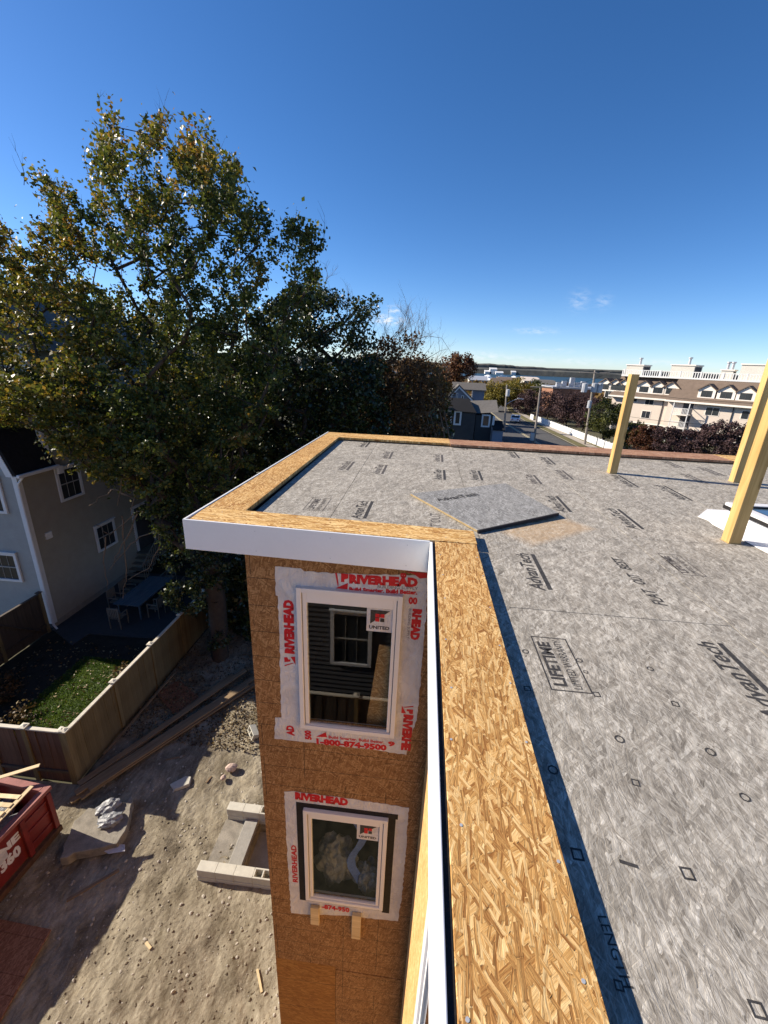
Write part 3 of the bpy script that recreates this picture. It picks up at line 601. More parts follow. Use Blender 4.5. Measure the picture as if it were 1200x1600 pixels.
def ringmark(px, py, w, n=4, rot=0.0, mat=kb):
    c = W3(px,py); b = MB(); 
    for i in range(n):
        a0, a1 = rot+2*math.pi*i/n, rot+2*math.pi*(i+1)/n; o = w; q = w*.68
        b.prism([(c.x+o*math.cos(a0),c.y+o*math.sin(a0),ZD+.0009),(c.x+o*math.cos(a1),c.y+o*math.sin(a1),ZD+.0009),(c.x+q*math.cos(a1),c.y+q*math.sin(a1),ZD+.0009),(c.x+q*math.cos(a0),c.y+q*math.sin(a0),ZD+.0009)], (0,0,-.0004))
    b.build('printed_nail_mark', mat, DP)
for a in [(993,1223,.017,4,.6),(1164,1246,.016,8,0),(1074,1365,.022,4,.75),(1184,1578,.02,4,.7),(932,1085,.02,4,.8),(902,1335,.022,4,.75),(967,1540,.013,4,.7),(864,1203,.018,8,0),(821,1018,.016,8,0),(824,1076,.02,4,.8),(968,1155,.018,8,0),(1110,1175,.018,8,0),(905,1032,.015,8,0),(1016,1045,.015,8,0),(1055,1100,.02,4,.6),(915,1050,.013,4,.6)]: ringmark(*a)
p = W3(982,1350); MB().cbox((p.x,p.y,ZD+.0009),(.045,.009,.0006), -.2).build('printed_dash', kb, DP)


p = W3(941,1432); q_ = W3(983,1545); lettering('LENGTH', 1.0, frameM((p.x-.012,p.y,ZD+.0008),(q_.x-p.x,q_.y-p.y,0),(1,(q_.x-p.x)/-(q_.y-p.y)*1.0,0)), kb, DP, width=(q_-p).length, bold=.0, height=.022)
# ---------------------------------------------------------------- things lying or standing on the deck
lp = [hz(746,828,ZD+.028), hz(872,801,ZD+.042), hz(790,755,ZD+.024), hz(642,771,ZD+.021)]
LPn = wthing('board_offcut', 'square offcut of dark grey coated board lying askew on the deck by the inner corner', 'board', (lp[0].x, lp[0].y, ZD))
b = MB(); b.prism(lp, (0,0,-.018)); b.build('panel_face', MT['deck_loose'], LPn)
def edge_strip(a, b_, z0, z1, mat, out):
    d = (b_-a).normalized(); nn = Vector((d.y,-d.x,0)); q = MB(); q.prism([a+Vector((0,0,z0)), b_+Vector((0,0,z0)), b_+nn*out+Vector((0,0,z0)), a+nn*out+Vector((0,0,z0))], (0,0,z1-z0)); q.build('panel_edge', mat, LPn)
edge_strip(lp[3], lp[0], -.018, -.003, MT['osb_edge'], .003); edge_strip(lp[0], lp[1], -.026, -.0005, MT['underlay_and_shade'], .012)  # second strip is dark: paints the unlit near edge and the shadow beneath
lettering('AdvanTech', 1.0, frameM((lp[3]+(lp[0]-lp[3])*.30+(lp[2]-lp[3])*.1)+Vector((0,0,.0015)), (lp[1]-lp[0]), (lp[3]-lp[0])), kb, LPn, width=.5, bold=.02, height=.08)
# timber posts
def post(x, y, ztop, label):
    t = thing('deck_post', label, 'post', (x,y,ZD), 0, 'timber posts standing on the roof deck')
    MB().box((-.0465,-.0465,0),(.0465,.0465,ztop-ZD)).build('post_shaft', MT['post'], t, bevel=.003)
    MB().box((-.052,-.052,-.0005),(.052,.052,.004)).build('post_base', MT['osb_edge'], t)
    return t
post(2.522, 5.680, 10.49, 'shortest looking post, its flat top reaching the skyline, nearest the middle of the deck')
post(3.995, 5.595, 10.85, 'post behind the near one, standing just past the far corner of the skylight')
post(2.535, 3.385, 10.9, 'nearest timber post, standing beside the white skylight kerb and cut off by the right edge')
# skylight
SK = wthing('skylight', 'white kerbed skylight on a white flashing apron at the right edge of the deck', 'skylight', (3.3,3.8,ZD))
b = MB(); A0 = hz(1093,808,ZD+.004); A1 = hz(1206,868,ZD+.004)
dx_ = Vector((A1.x-A0.x, A1.y-A0.y, 0)); 
a_ = Vector((2.63,3.99,ZD+.004)); u = Vector((.05,-1,0)).normalized(); v = Vector((1,.05,0)).normalized()
A_ = a_; 
def Q(s,t,z): return a_+u*s+v*t+Vector((0,0,z))
b.prism([Q(0,0,0),Q(.10,.03,0),Q(.2,0,0),Q(1.6,0,0),Q(1.6,1.5,0),Q(-.25,1.5,0),Q(-.25,.25,0)], (0,0,.005)); b.build('flashing_apron', MT['white_metal'], SK)
b = MB(); t=.09; z0,z1=.006,.12
for (s0,s1,t0,t1) in ((.02,1.5,.24,.24+t),(.02,1.5,1.3,1.39),(.02,.11,.33,1.3),(1.41,1.5,.33,1.3)): b.prism([Q(s0,t0,z0),Q(s1,t0,z0),Q(s1,t1,z0),Q(s0,t1,z0)], (0,0,z1-z0))
b.build('kerb', MT['white_metal'], SK, bevel=.004)
b = MB()
for (s0,s1,t0,t1) in ((-.01,1.53,.215,.30),(-.01,1.53,1.33,1.42),(-.01,.075,.30,1.33),(1.445,1.53,.30,1.33)): b.prism([Q(s0,t0,z1+.001),Q(s1,t0,z1+.001),Q(s1,t1,z1+.001),Q(s0,t1,z1+.001)], (0,0,.035))
b.build('window_frame', MT['vinyl'], SK, bevel=.004)
b = MB(); b.prism([Q(-.012,.205,z1-.02),Q(1.535,.205,z1-.02),Q(1.535,.213,z1-.02),Q(-.012,.213,z1-.02)], (0,0,.03)); b.prism([Q(.08,.302,z1+.02),Q(1.44,.302,z1+.02),Q(1.44,.325,z1+.02),Q(.08,.325,z1+.02)], (0,0,.01)); b.prism([Q(.08,.327,z1+.02),Q(.10,.327,z1+.02),Q(.10,1.32,z1+.02),Q(.08,1.32,z1+.02)], (0,0,.01)); b.build('gasket', MT['black_tape'], SK)
b = MB(); b.prism([Q(.1,.326,z1+.012),Q(1.44,.326,z1+.012),Q(1.44,1.32,z1+.012),Q(.1,1.32,z1+.012)], (0,0,.006)); b.build('pane', MT['glass_sky'] if 'glass_sky' in MT else plain('skylight_glass', (.06,.10,.15), .06, .1, 1, 0, .0, .8), SK)
# inside the lower window: wrapped insulation and blue sheeting
ib = thing('insulation_bag', 'crumpled grey plastic bag behind the lower window', 'bag', (-.66, 3.24, 5.02))
def blob(r, seed, amp=.25, n=3):
    bm = bmesh.new(); bmesh.ops.create_icosphere(bm, subdivisions=n, radius=1)
    for v_ in bm.verts:
        k_ = 1+amp*noise.noise(v_.co*2.2+Vector((seed,0,0)))+amp*.4*noise.noise(v_.co*6+Vector((0,seed,0))); v_.co = Vector((v_.co.x*r[0]*k_, v_.co.y*r[1]*k_, v_.co.z*r[2]*k_))
    me = bpy.data.meshes.new('blob'); bm.to_mesh(me); bm.free(); return me
link('bag_body', blob((.22,.13,.36), 3, .45, 4), MT['plastic'], ib, smooth=False)
ib2 = thing('insulation_bag', 'pale wrapped bag low in the right corner of the lower window', 'bag', (-.26, 3.22, 4.84)); link('bag_body', blob((.15,.11,.2), 12, .45, 4), MT['plastic'], ib2)
bs = MB(); pts = [Vector((-.40+.07*math.sin(i*.9), 3.07+.01*i, 5.92-.14*i)) for i in range(9)]
for i in range(8): bs.quad(pts[i]+Vector((-.04,0,0)), pts[i]+Vector((.05,.03,0)), pts[i+1]+Vector((.05,.03,0)), pts[i+1]+Vector((-.04,0,0)))
o = bs.build('blue_strap', plain('blue_sheeting', (.14,.24,.62), .4, .3, 10, .6)); tag(o, 'blue plastic strip hanging behind the lower window', 'sheeting'); sm = o.modifiers.new('thickness','SOLIDIFY'); sm.thickness=.004
o = MB().cbox((-.19,3.07,7.72),(.20,.012,.95), 0,.05,.10).build('leaning_board', MT['osb_room']); tag(o, 'strand board offcut leaning inside the upper window', 'board')

# joint laps and fixings of the white edge
fb_ = FA[0][0]-FA[1][0]
for x in (-1.2,-.62,-.05):
    yy = FA[1][1]+(x-FA[1][0])*(FA[0][1]-FA[1][1])/fb_
    for z in (ZF0+.04, ZF1-.045): MB().tube([(x,yy-.0012,z),(x,yy+.002,z)], .0035, 6).build('fixing', MT['grey_metal'], B)
# nail heads in the caps
nm_ = MB().tube([(0,0,0),(0,0,.0012)], .0045, 8); nme = bpy.data.meshes.new('nail_head'); nme.from_pydata(nm_.v,[],nm_.f); nme.materials.append(MT['grey_metal'])
rn = random.Random(4)
for y in np.arange(-.4, 2.8, .30):
    for x in (.175,.42):
        o = bpy.data.objects.new('nail_head', nme); COL.objects.link(o); o.parent = B; o.location = Vector((x+rn.uniform(-.012,.012), y+rn.uniform(-.05,.05), ZP+.0002))-Vector(B.location)
for x in np.arange(-1.6, .3, .3):
    for y in (2.90,3.10):
        o = bpy.data.objects.new('nail_head', nme); COL.objects.link(o); o.parent = B; o.location = Vector((x+rn.uniform(-.05,.05), y+rn.uniform(-.012,.012), ZP+.0002))-Vector(B.location)
MT['dirt_dark'] = plain('dark_gravelly_soil', (.05,.05,.035), .95, .6, 6, .8)
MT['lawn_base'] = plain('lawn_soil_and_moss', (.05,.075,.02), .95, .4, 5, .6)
# ================================================================ ground
def grid_mesh(name, x0, x1, y0, y1, nx, ny, hf, mat, kind='structure'):
    xs_ = np.linspace(x0,x1,nx+1); ys_ = np.linspace(y0,y1,ny+1)
    vs = [(x,y,hf(x,y)) for y in ys_ for x in xs_]
    fs = [(j*(nx+1)+i, j*(nx+1)+i+1, (j+1)*(nx+1)+i+1, (j+1)*(nx+1)+i) for j in range(ny) for i in range(nx)]
    me = bpy.data.meshes.new(name); me.from_pydata(vs, [], fs); me.update(); o = link(name, me, mat); o['kind'] = kind; return o
def P2(x, y, s, seed=0): return noise.noise(Vector((x*s+seed, y*s-seed, seed*.37)))
def dirt_h(x, y):
    if -3.2 < x < -1.3 and 5.66 < y < 6.70: return -1.1
    h = .10*P2(x,y,.45,1)+.03*P2(x,y,1.5,2)+.022*P2(x*.9+y*.5,y*.5,4,3)+.007*P2(x,y,14,4)+.004*abs(P2(x,y,30,5))
    if y > 7.3: h *= max(.4, 1-(y-7.3)*.2)
    e = min(1, max(0, (x+8.3)*2), max(0,(y-1)), max(0,(14.5-y)))
    return .03+h*e+(.035*max(0,P2(x*.6+y*.8,y*.25-x*.2,2.6,8))+.008*abs(P2(x,y,9,9))+.004*P2(x,y,22,11))*e
grid_mesh('dirt_yard', -8.1, 0.2, 1.0, 14.5, 300, 430, dirt_h, MT['dirt'])
o = grid_mesh('dirt_verge', -24, -8.1, .5, 7.1, 60, 30, lambda x,y: .0+.03*P2(x,y,.8,3), MT['dirt'])
grid_mesh('rear_yard', -8.1, 8.0, -3.25, .95, 90, 26, lambda x,y: .02+.05*P2(x,y,1.2,3), MT['dirt_dark'])
gpoly = MB(); gpoly.v = [(-900,-60,-.06),(900,-60,-.06),(900,250,-.06),(150,262,-.06),(90,300,-.06),(20,330,-.06),(-60,300,-.06),(-900,250,-.06)]; gpoly.v += [(-900,-60,-.06),(-3.25,5.6,-.06),(-3.25,6.75,-.06),(-1.2,6.75,-.06),(-1.2,5.6,-.06),(-3.25,5.6,-.06)]; gpoly.f = [tuple(range(14))]
o = gpoly.build('ground', MT['land']); o['kind']='structure'
o = MB().add([(-9000,200,-2),(9000,200,-2),(9000,12000,-2),(-9000,12000,-2)], [(0,1,2,3)]).build('sea', MT['sea']); o['kind']='structure'
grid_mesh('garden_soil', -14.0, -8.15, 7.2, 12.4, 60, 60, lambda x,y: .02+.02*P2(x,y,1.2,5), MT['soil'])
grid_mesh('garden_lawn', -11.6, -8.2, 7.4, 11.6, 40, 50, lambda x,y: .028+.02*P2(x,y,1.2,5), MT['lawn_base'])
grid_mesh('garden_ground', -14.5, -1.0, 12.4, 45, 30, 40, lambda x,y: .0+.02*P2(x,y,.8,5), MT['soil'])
# lawn blades and fallen leaves
def scatter_quads(n, place, size, mat, name, label=None, cat=None, up=0.3, aspect=.5, kind='stuff', parent=None, fold=True):
    """n leaf-sized quads; place(k)-> (n,3) centres; size (lo,hi)"""
    Pc = place(n); n = len(Pc)
    d = RNG.normal(size=(n,3)); d /= np.linalg.norm(d,axis=1)[:,None]
    d[:,2] *= up; d /= np.linalg.norm(d,axis=1)[:,None]
    q = RNG.normal(size=(n,3)); s_ = np.cross(d,q); s_ /= np.linalg.norm(s_,axis=1)[:,None]
    L = RNG.uniform(size[0],size[1],n)[:,None]; W = L*aspect*RNG.uniform(.8,1.2,n)[:,None]
    nn = np.cross(d,s_)*L*.12
    V = np.empty((n,4,3)); V[:,0] = Pc-d*L*.5; V[:,1] = Pc+s_*W*.5+nn-d*L*.05; V[:,2] = Pc+d*L*.5; V[:,3] = Pc-s_*W*.5+nn-d*L*.05
    return quads_obj(V.reshape(-1,3), name, mat, label, cat, kind, parent)
def quads_obj(V, name, mat, label=None, cat=None, kind='stuff', parent=None):
    n = len(V)//4; me = bpy.data.meshes.new(name)
    me.vertices.add(n*4); me.vertices.foreach_set('co', V.astype(np.float32).ravel())
    me.loops.add(n*4); me.loops.foreach_set('vertex_index', np.arange(n*4, dtype=np.int32))
    me.polygons.add(n); me.polygons.foreach_set('loop_start', np.arange(0,n*4,4,dtype=np.int32)); me.polygons.foreach_set('loop_total', np.full(n,4,dtype=np.int32))
    me.update(); me.validate(); o = link(name, me, mat, parent)
    tag(o, label, cat, None, kind); return o
def area(x0,x1,y0,y1,z0,z1): return lambda n: np.c_[RNG.uniform(x0,x1,n), RNG.uniform(y0,y1,n), RNG.uniform(z0,z1,n)]
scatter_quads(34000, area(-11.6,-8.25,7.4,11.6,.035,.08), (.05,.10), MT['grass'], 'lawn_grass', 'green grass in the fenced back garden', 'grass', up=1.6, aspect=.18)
scatter_quads(900, area(-13.5,-8.3,7.3,12.3,.07,.10), (.06,.12), MT['leaf_litter'], 'fallen_leaves', 'pale fallen leaves on the lawn', 'leaves', up=.2, aspect=.7)
scatter_quads(9000, lambda n: np.c_[RNG.uniform(-8.1,-1.6,n), 8.5+np.abs(RNG.normal(size=n))*3.0, RNG.uniform(.08,.14,n)], (.04,.09), MT['leaf_litter'], 'leaf_litter', 'brown leaf litter under the big tree', 'leaves', up=.3, aspect=.7)
# loose stones in the dirt
def pebbles(n, xr, yr, smin, smax, name, label, mat, mask=None):
    base = []; bm = bmesh.new(); bmesh.ops.create_icosphere(bm, subdivisions=1, radius=1); bv = np.array([v.co[:] for v in bm.verts]); bf = np.array([[v.index for v in f.verts] for f in bm.faces]); bm.free()
    VV=[]; FF=[]
    for i in range(n):
        x, y = random.uniform(*xr), random.uniform(*yr)
        if mask and not mask(x,y): continue
        s_ = smin*(smax/smin)**(random.random()**2.2); sc_ = np.array([random.uniform(.7,1.3), random.uniform(.6,1.1), random.uniform(.4,.8)])*s_
        a = random.uniform(0,6.28); Rm = np.array([[math.cos(a),-math.sin(a),0],[math.sin(a),math.cos(a),0],[0,0,1]])
        v = (bv*RNG.uniform(.75,1.2,(len(bv),1))*sc_)@Rm.T+np.array([x,y,dirt_h(x,y)+sc_[2]*.2])
        FF.append(bf+len(VV)*len(bv)); VV.append(v)
    me = bpy.data.meshes.new(name); me.from_pydata(np.concatenate(VV).tolist(), [], np.concatenate(FF).tolist()); me.update(); o = link(name, me, mat); tag(o, label, 'stones', None, 'stuff')
pebbles(3000, (-8.0,-.2), (2.2,10.5), .006, .04, 'gravel', 'small stones and clods scattered over the dirt yard', MT['stone'])
pebbles(1500, (-5.6,-.8), (2.6,6.5), .008, .035, 'clods', 'pale dry clods broken out of the dirt', MT['dirt'])

# ---------------------------------------------------------------- block well beside the wing
WL = wthing('block_well', 'stairwell of grey cement blocks with concrete steps beside the house wing', 'basement stair', (-2.7,6.0,0))
def holes(b, x, y, z, w, d, h, n=2):     # block with open cores: walls and webs
    t=.032; b.box((x,y,z),(x+w,y+t,z+h)).box((x,y+d-t,z),(x+w,y+d,z+h))
    for i in range(n+1): xx = x+(w-t)*i/n; b.box((xx,y+t,z),(xx+t,y+d-t,z+h))
def block(x,y,z,w=.397,d=.2,h=.192, open_=False):
    b = MB()
    if open_: holes(b,x,y,z,w,d,h)
    else: b.box((x,y,z),(x+w,y+d,z+h))
    return b.build('block', MT['cmu'], WL, bevel=.006)
MB().box((-3.2,5.47,-1.1),(-1.37,5.62,-.03)).box((-3.2,6.76,-1.1),(-1.37,6.9,-.03)).build('pit_wall', MT['cmu_hole'], WL)
for row in range(2):
    for i in range(7):
        x = -4.05+i*.40-(0 if row==0 else 0.0); block(x, 5.43+.003*row, -.02+row*.2, open_=(row==1 and i in (3,4))); 
for row in range(2):
    for i in range(7):
        x = -3.99+i*.40; block(x, 6.72, -.02+row*.2, open_=(row==1 and i in (2,)))
b = MB(); b.box((-3.52,5.64,-1.1),(-3.22,6.71,.16)).build('concrete_kerb', MT['concrete'], WL, bevel=.01)
MB().box((-4.02,5.64,-.3),(-3.53,6.71,.045)).build('concrete_pad', MT['slab'], WL)
# the well itself: steps going down toward the house
pit = MB(); pit.box((-3.21,5.64,-1.1),(-2.70,6.71,-.22)).build('stair_tread', MT['concrete'], WL, bevel=.008); 
MB().box((-2.695,5.64,-1.1),(-2.2,6.71,-.44)).build('stair_tread', MT['concrete'], WL, bevel=.008)
MB().box((-2.195,5.64,-1.1),(-1.4,6.71,-.66)).build('stair_tread', MT['concrete'], WL, bevel=.008)
o = thing('loose_block', 'single cement block lying on its side near the house corner', 'block', (*hz(396,1148,.08)[:2], .06), .3)
b = MB(); holes(b,-.2,-.1,-.1,.4,.2,.19); q = b.build('block_shell', MT['cmu'], o, bevel=.005); o.rotation_euler = (1.2,.1,-.9); o.location.z=.17
for k_, (px,py,s_) in enumerate([(362,1201,.14),(349,1216,.08)]):
    p = hz(px,py,.1); o = link('broken_brick', blob((s_*1.1,s_*.8,s_*.7), 9+k_, .25, 2), MT['brick']); o.location = (p.x,p.y,.13); o.rotation_euler=(.3,.2,.5+k_)
    tag(o, ['pale broken brick half lying on the lit dirt','smaller broken brick lump just below the pale brick half'][k_], 'brick')
def slab(name, pts, z, t, label, cat, mat, amp=.03):
    P = [hz(px,py,z) for px,py in pts]; out=[]
    for i in range(len(P)):
        a, c = P[i], P[(i+1)%len(P)]; n = max(1,int((c-a).length/.12))
        for j in range(n): out.append(a+(c-a)*(j/n)+Vector((random.uniform(-amp,amp),random.uniform(-amp,amp),0))*(1 if j else .3))
    o = MB().prism(out, (0,0,-t)).build(name, MT[mat], bevel=.01); tag(o, label, cat); return o
slab('concrete_slab', [(115,1283),(138,1262),(180,1262),(206,1243),(204,1262),(198,1290),(183,1318),(130,1330),(92,1342),(98,1322)], .26, .24, 'big broken concrete slab lying half in sunlight beside the dumpster', 'slab', 'slab', .035)
slab('concrete_chunk', [(265,1225),(290,1212),(299,1213),(295,1225),(272,1233)], .12, .1, 'flat pale concrete shard lying at the edge of the fence shadow', 'rubble', 'cmu', .02)
slab('paper_scrap', [(163,1330),(186,1318),(195,1319),(195,1330),(170,1334)], .14, .008, 'white scrap of sheeting beside the broken slab', 'scrap', 'paper', .02)
slab('plywood_offcut', [(243,1082),(280,1062),(318,1095),(275,1120)], .10, .015, 'square brown plywood sheet lying in shade between fence and timbers', 'board', 'osb_ground', .002)
for k_, (pts, lb) in enumerate([([(152,1263),(168,1248),(184,1250),(182,1262),(160,1274)], 'upper crumpled plastic-wrapped bundle on the broken slab'), ([(150,1280),(170,1268),(190,1272),(184,1290),(165,1292)], 'lower crumpled plastic-wrapped bundle on the broken slab')]):
    P = [hz(px,py,.35) for px,py in pts]; c = sum(P, Vector((0,0,0)))/len(P)
    o = link('wrapped_bundle', blob((.25,.17,.10), 20+k_*5, .4), MT['plastic']); o.location = (c.x,c.y,.33); o.rotation_euler = (0,0,.7-.2*k_); tag(o, lb, 'bundle')
# lumber lying along the fence
ends = [(-7.90,6.60,-5.05,10.95),(-7.66,6.80,-4.80,11.2),(-7.86,6.74,-5.0,11.15),(-7.72,6.70,-4.9,11.0),(-7.98,6.98,-5.35,11.45),(-7.60,6.86,-4.95,10.7),(-7.83,7.05,-5.6,11.2)]
lbl = ['lowest timber of the pile, its near end farthest toward the dumpster','broad timber at the outer side of the pile with its far end by the tree','outermost long timber of the pile by the fence','second long timber of the pile, nearest the lit dirt','long timber lying closest to the board fence','short inner timber on top of the long pile','thin dark timber at the back of the pile']
for k_, (xa,ya,xb,yb) in enumerate(ends):
    L = math.hypot(xb-xa,yb-ya); o = MB().box((0,-.085,0),(L,.085,.045)).build('timber', MT['lumber'], bevel=.003); o.location=(xa,ya,.10+.048*(k_%3)+(.0 if k_<3 else .02)); o.rotation_euler=(0,0,math.atan2(yb-ya,xb-xa)+.012*k_); tag(o, lbl[k_], 'timber', 'timbers piled along the fence')
for k_, (xa,ya,ang,L,lb) in enumerate([(-5.5,10.6,1.15,1.7,'broken stick leaning at the far end of the timbers'),(-5.2,11.6,.25,1.5,'grey branch lying at the foot of the big tree'),(-8.02,7.9,1.52,3.2,'long grey board along the foot of the fence'),(-6.4,4.75,.75,.9,'thin stick lying in the shaded dirt')]):
    o = MB().box((0,-.03,0),(L,.03,.03)).build('stick', MT['lumber']); o.location=(xa,ya,.12); o.rotation_euler=(0,-.02,ang); tag(o, lb, 'stick')
# sheets at the lower left corner
SH = wthing('strand_board_stack', 'reddish strand board sheets lying on the ground at the lower left', 'boards', (-7.2,3.4,0))
a_ = hz(80,1453,.1); b_ = hz(0,1597,.1); d = (b_-a_).normalized(); s_ = Vector((-1,.02,0)).normalized()
z=.12; y0 = 0
for L0,L1 in ((0,.16),(.165,.66),(.665,.90),(.905,1.6)):
    p = a_+d*L0; q = a_+d*L1; MB().prism([Vector((p.x,p.y,z)),Vector((q.x,q.y,z)),Vector((q.x-1.8,q.y+.05,z)),Vector((p.x-1.8,p.y+.05,z))], (0,0,-.03)).build('board', MT['osb_ground'], SH)

# ---------------------------------------------------------------- board fence round the garden
FN = wthing('board_fence', 'cedar board fence with pale caps between the garden and the building site', 'fence', (-8.15,7.15,0))
bx = MB().box((-.065,-.008,0),(.065,.008,1.70)).v
def board_mesh(): 
    b = MB(); b.box((-.0688,-.009,.04),(.0688,.009,1.68)); me = bpy.data.meshes.new('board'); me.from_pydata(b.v,[],b.f); me.update(); return me
bmA, bmB = board_mesh(), board_mesh(); bmA.materials.append(MT['fence']); bmB.materials.append(MT['fence_red'])
def fence_run(p0, p1, npan, me, capm, FNp, hz_=1.78, capon=True, lastpost=True, boards=True):
    p0 = Vector(p0); p1 = Vector(p1); d = (p1-p0)/npan; u = d.normalized(); ang = math.atan2(u.y,u.x); L = d.length
    for i in range(npan):
        a = p0+d*i
        for j in range(int(L/.138)):
            c = a+u*(.075+.138*j+.02); o = bpy.data.objects.new('board', me); COL.objects.link(o); o.parent = FNp; o.location = c-Vector(FNp.location)+Vector((0,0,random.uniform(-.006,.006))); o.rotation_euler=(random.uniform(-.01,.01),0,ang+random.uniform(-.006,.006))
        r = MB(); Mx = Matrix.Translation(a) @ Matrix.Rotation(ang,4,'Z'); r.box((.06,-.045,1.69),(L-.06,.045,1.725),Mx); o = link_mb(r,'top_rail',MT[capm],FNp)
        r = MB(); r.box((.06,.012,.35),(L-.06,.05,.43),Mx); link_mb(r,'rail',MT['fence_dark'],FNp)
    for i in range(npan+(1 if lastpost else 0)):
        a = p0+d*i; fence_post(a, ang, FNp, capm, hz_)
def link_mb(mb, name, mat, parent): return mb.build(name, mat, parent)
def fence_post(a, ang, FNp, capm, h=1.78, mat='fence'):
    Mx = Matrix.Translation(a) @ Matrix.Rotation(ang,4,'Z'); b = MB(); b.box((-.055,-.055,0),(.055,.055,h-.03),Mx); po = b.build('fence_post', MT[mat], FNp)
    c = MB(); c.box((-.085,-.085,h-.03),(.085,.085,h),Mx); t_ = Mx@Vector((0,0,h+.035)); k_=len(c.v); c.add([Mx@Vector((-.07,-.07,h)),Mx@Vector((.07,-.07,h)),Mx@Vector((.07,.07,h)),Mx@Vector((-.07,.07,h)),t_],[(0,1,4),(1,2,4),(2,3,4),(3,0,4)]); c.build('post_cap', MT[capm], po)
fence_run((-8.15,7.15,0), (-8.15,17.3,0), 6, bmA, 'fence_cap', FN)
fence_run((-8.23,7.15,0), (-16.0,7.0,0), 8, bmB, 'fence_cap', FN)
# the second fence seen at the far side, from behind
F2 = wthing('dark_fence', 'dark old board fence with braces meeting the corner of the grey house', 'fence', (-14.05,11.0,0))
bmC = board_mesh(); bmC.materials.append(MT['fence_dark'])
fence_run((-14.03,12.75,0), (-14.03,7.35,0), 3, bmC, 'fence_dark', F2)
for y0 in (12.6,10.8,9.0):
    b = MB(); b.tube([(-13.93,y0-.1,.2),(-13.93,y0-1.6,1.5)], .035, 4); b.build('brace', MT['fence_dark'], F2)

# ---------------------------------------------------------------- grey neighbouring house
H = wthing('grey_house', 'grey clapboard house with white corner boards and a black roof behind the garden', 'house', (-16,16,0))
XH, YH, EV = -14.0, 13.0, 6.45
def clap(P0, u, L, z0, z1, mat, name='clapboard_wall', step=.135, out=.045, side=1):
    """lapped boards as real saw-tooth relief; u = direction along wall, outward = u x z * side"""
    P0 = Vector(P0); u = Vector(u).normalized(); n_ = Vector((u.y,-u.x,0))*side; b = MB(); z = z0
    while z < z1-.01:
        t_ = min(z+step, z1); q = [P0+n_*out+Vector((0,0,z)), P0+n_*.001+Vector((0,0,t_)), P0-n_*.03+Vector((0,0,t_)), P0-n_*.03+Vector((0,0,z))]; b.prism(q, u*L); z += step
    o = b.build(name, mat, H); return o
clap((XH,YH,0), (0,1,0), 1.35, .3, EV, MT['siding_tan'])
clap((XH,YH+1.35,0), (0,1,0), 8.2, .3, 10.5, MT['siding_tan'])
clap((-19.5,YH,0), (1,0,0), 5.5, .3, EV, MT['siding_grey'])
MB().box((-20,13.03,0),(XH-.03,22.5,.29)).box((-19.5,13.035,.3),(XH-.035,22.4,EV-.02)).build('house_core', MT['dark_grey'], H)
MB().box((-19.5,YH+1.45,EV),(XH-.035,22.4,10.3)).build('house_core', MT['dark_grey'], H)
# gable front above the eave (gambrel end), roof slope, rear higher mass
b = MB(); b.prism([(XH,YH,EV),(-14.35,YH,7.6),(-15.6,YH,9.6),(-19.5,YH,9.6),(-19.5,YH,EV)], (0,.03,0)); b.build('gable_wall', MT['siding_grey'], H)
clap((-19.5,YH+1.37,0), (1,0,0), 5.45, EV, 10.5, MT['siding_grey'])
rf = MB(); rf.prism([(-13.68,12.72,EV-.12),(-14.22,12.72,7.75),(-15.7,12.72,9.9),(-15.8,12.72,9.9),(-14.34,12.72,7.72),(-13.82,12.72,EV-.12)], (0,1.66,0)); rf.build('roof', MT['roof_black'], H)
rk = MB(); rk.prism([(-13.80,12.70,EV-.16),(-14.30,12.70,7.70),(-15.78,12.70,9.9),(-15.98,12.70,9.9),(-14.50,12.70,7.66),(-14.05,12.70,EV-.16)], (0,.018,0)); rk.build('rake_board', MT['trim'], H)
MB().prism([(-13.99,12.72,EV-.17),(-13.66,12.72,EV-.17),(-13.66,14.36,EV-.17),(-13.99,14.36,EV-.17)], (0,0,.03)).build('soffit', MT['trim'], H)
g_ = MB().box((-13.66,12.70,EV-.19),(-13.55,14.40,EV-.08)).build('gutter', MT['trim'], H, bevel=.01)
MB().box((-13.72,14.38,EV-.45),(-13.62,14.6,EV-.16)).build('gutter_box', MT['trim'], H)
MB().tube([(-13.6,12.85,EV-.2),(-13.85,12.88,EV-.45),(-13.88,12.88,EV-.7),(-13.88,12.88,.25),(-13.75,12.86,.1)], .04, 6).build('downspout', MT['trim'], H)
MB().box((-14.12,YH-.065,.25),(-13.93,YH+.12,EV-.16)).build('corner_board', MT['trim'], H, bevel=.005)
MB().box((-14.12,YH+1.29,EV+.2),(-13.93,YH+1.5,10.5)).build('corner_board', MT['trim'], H, bevel=.005)
MB().prism([(-13.5,14.3,10.4),(-16.8,14.3,12.6),(-20,14.3,10.4)], (0,8.4,0)).build('roof', MT['roof_grey'], H)
MB().box((-13.99,13.02,0),(-13.975,22.4,.3)).build('foundation', MT['concrete'], H)
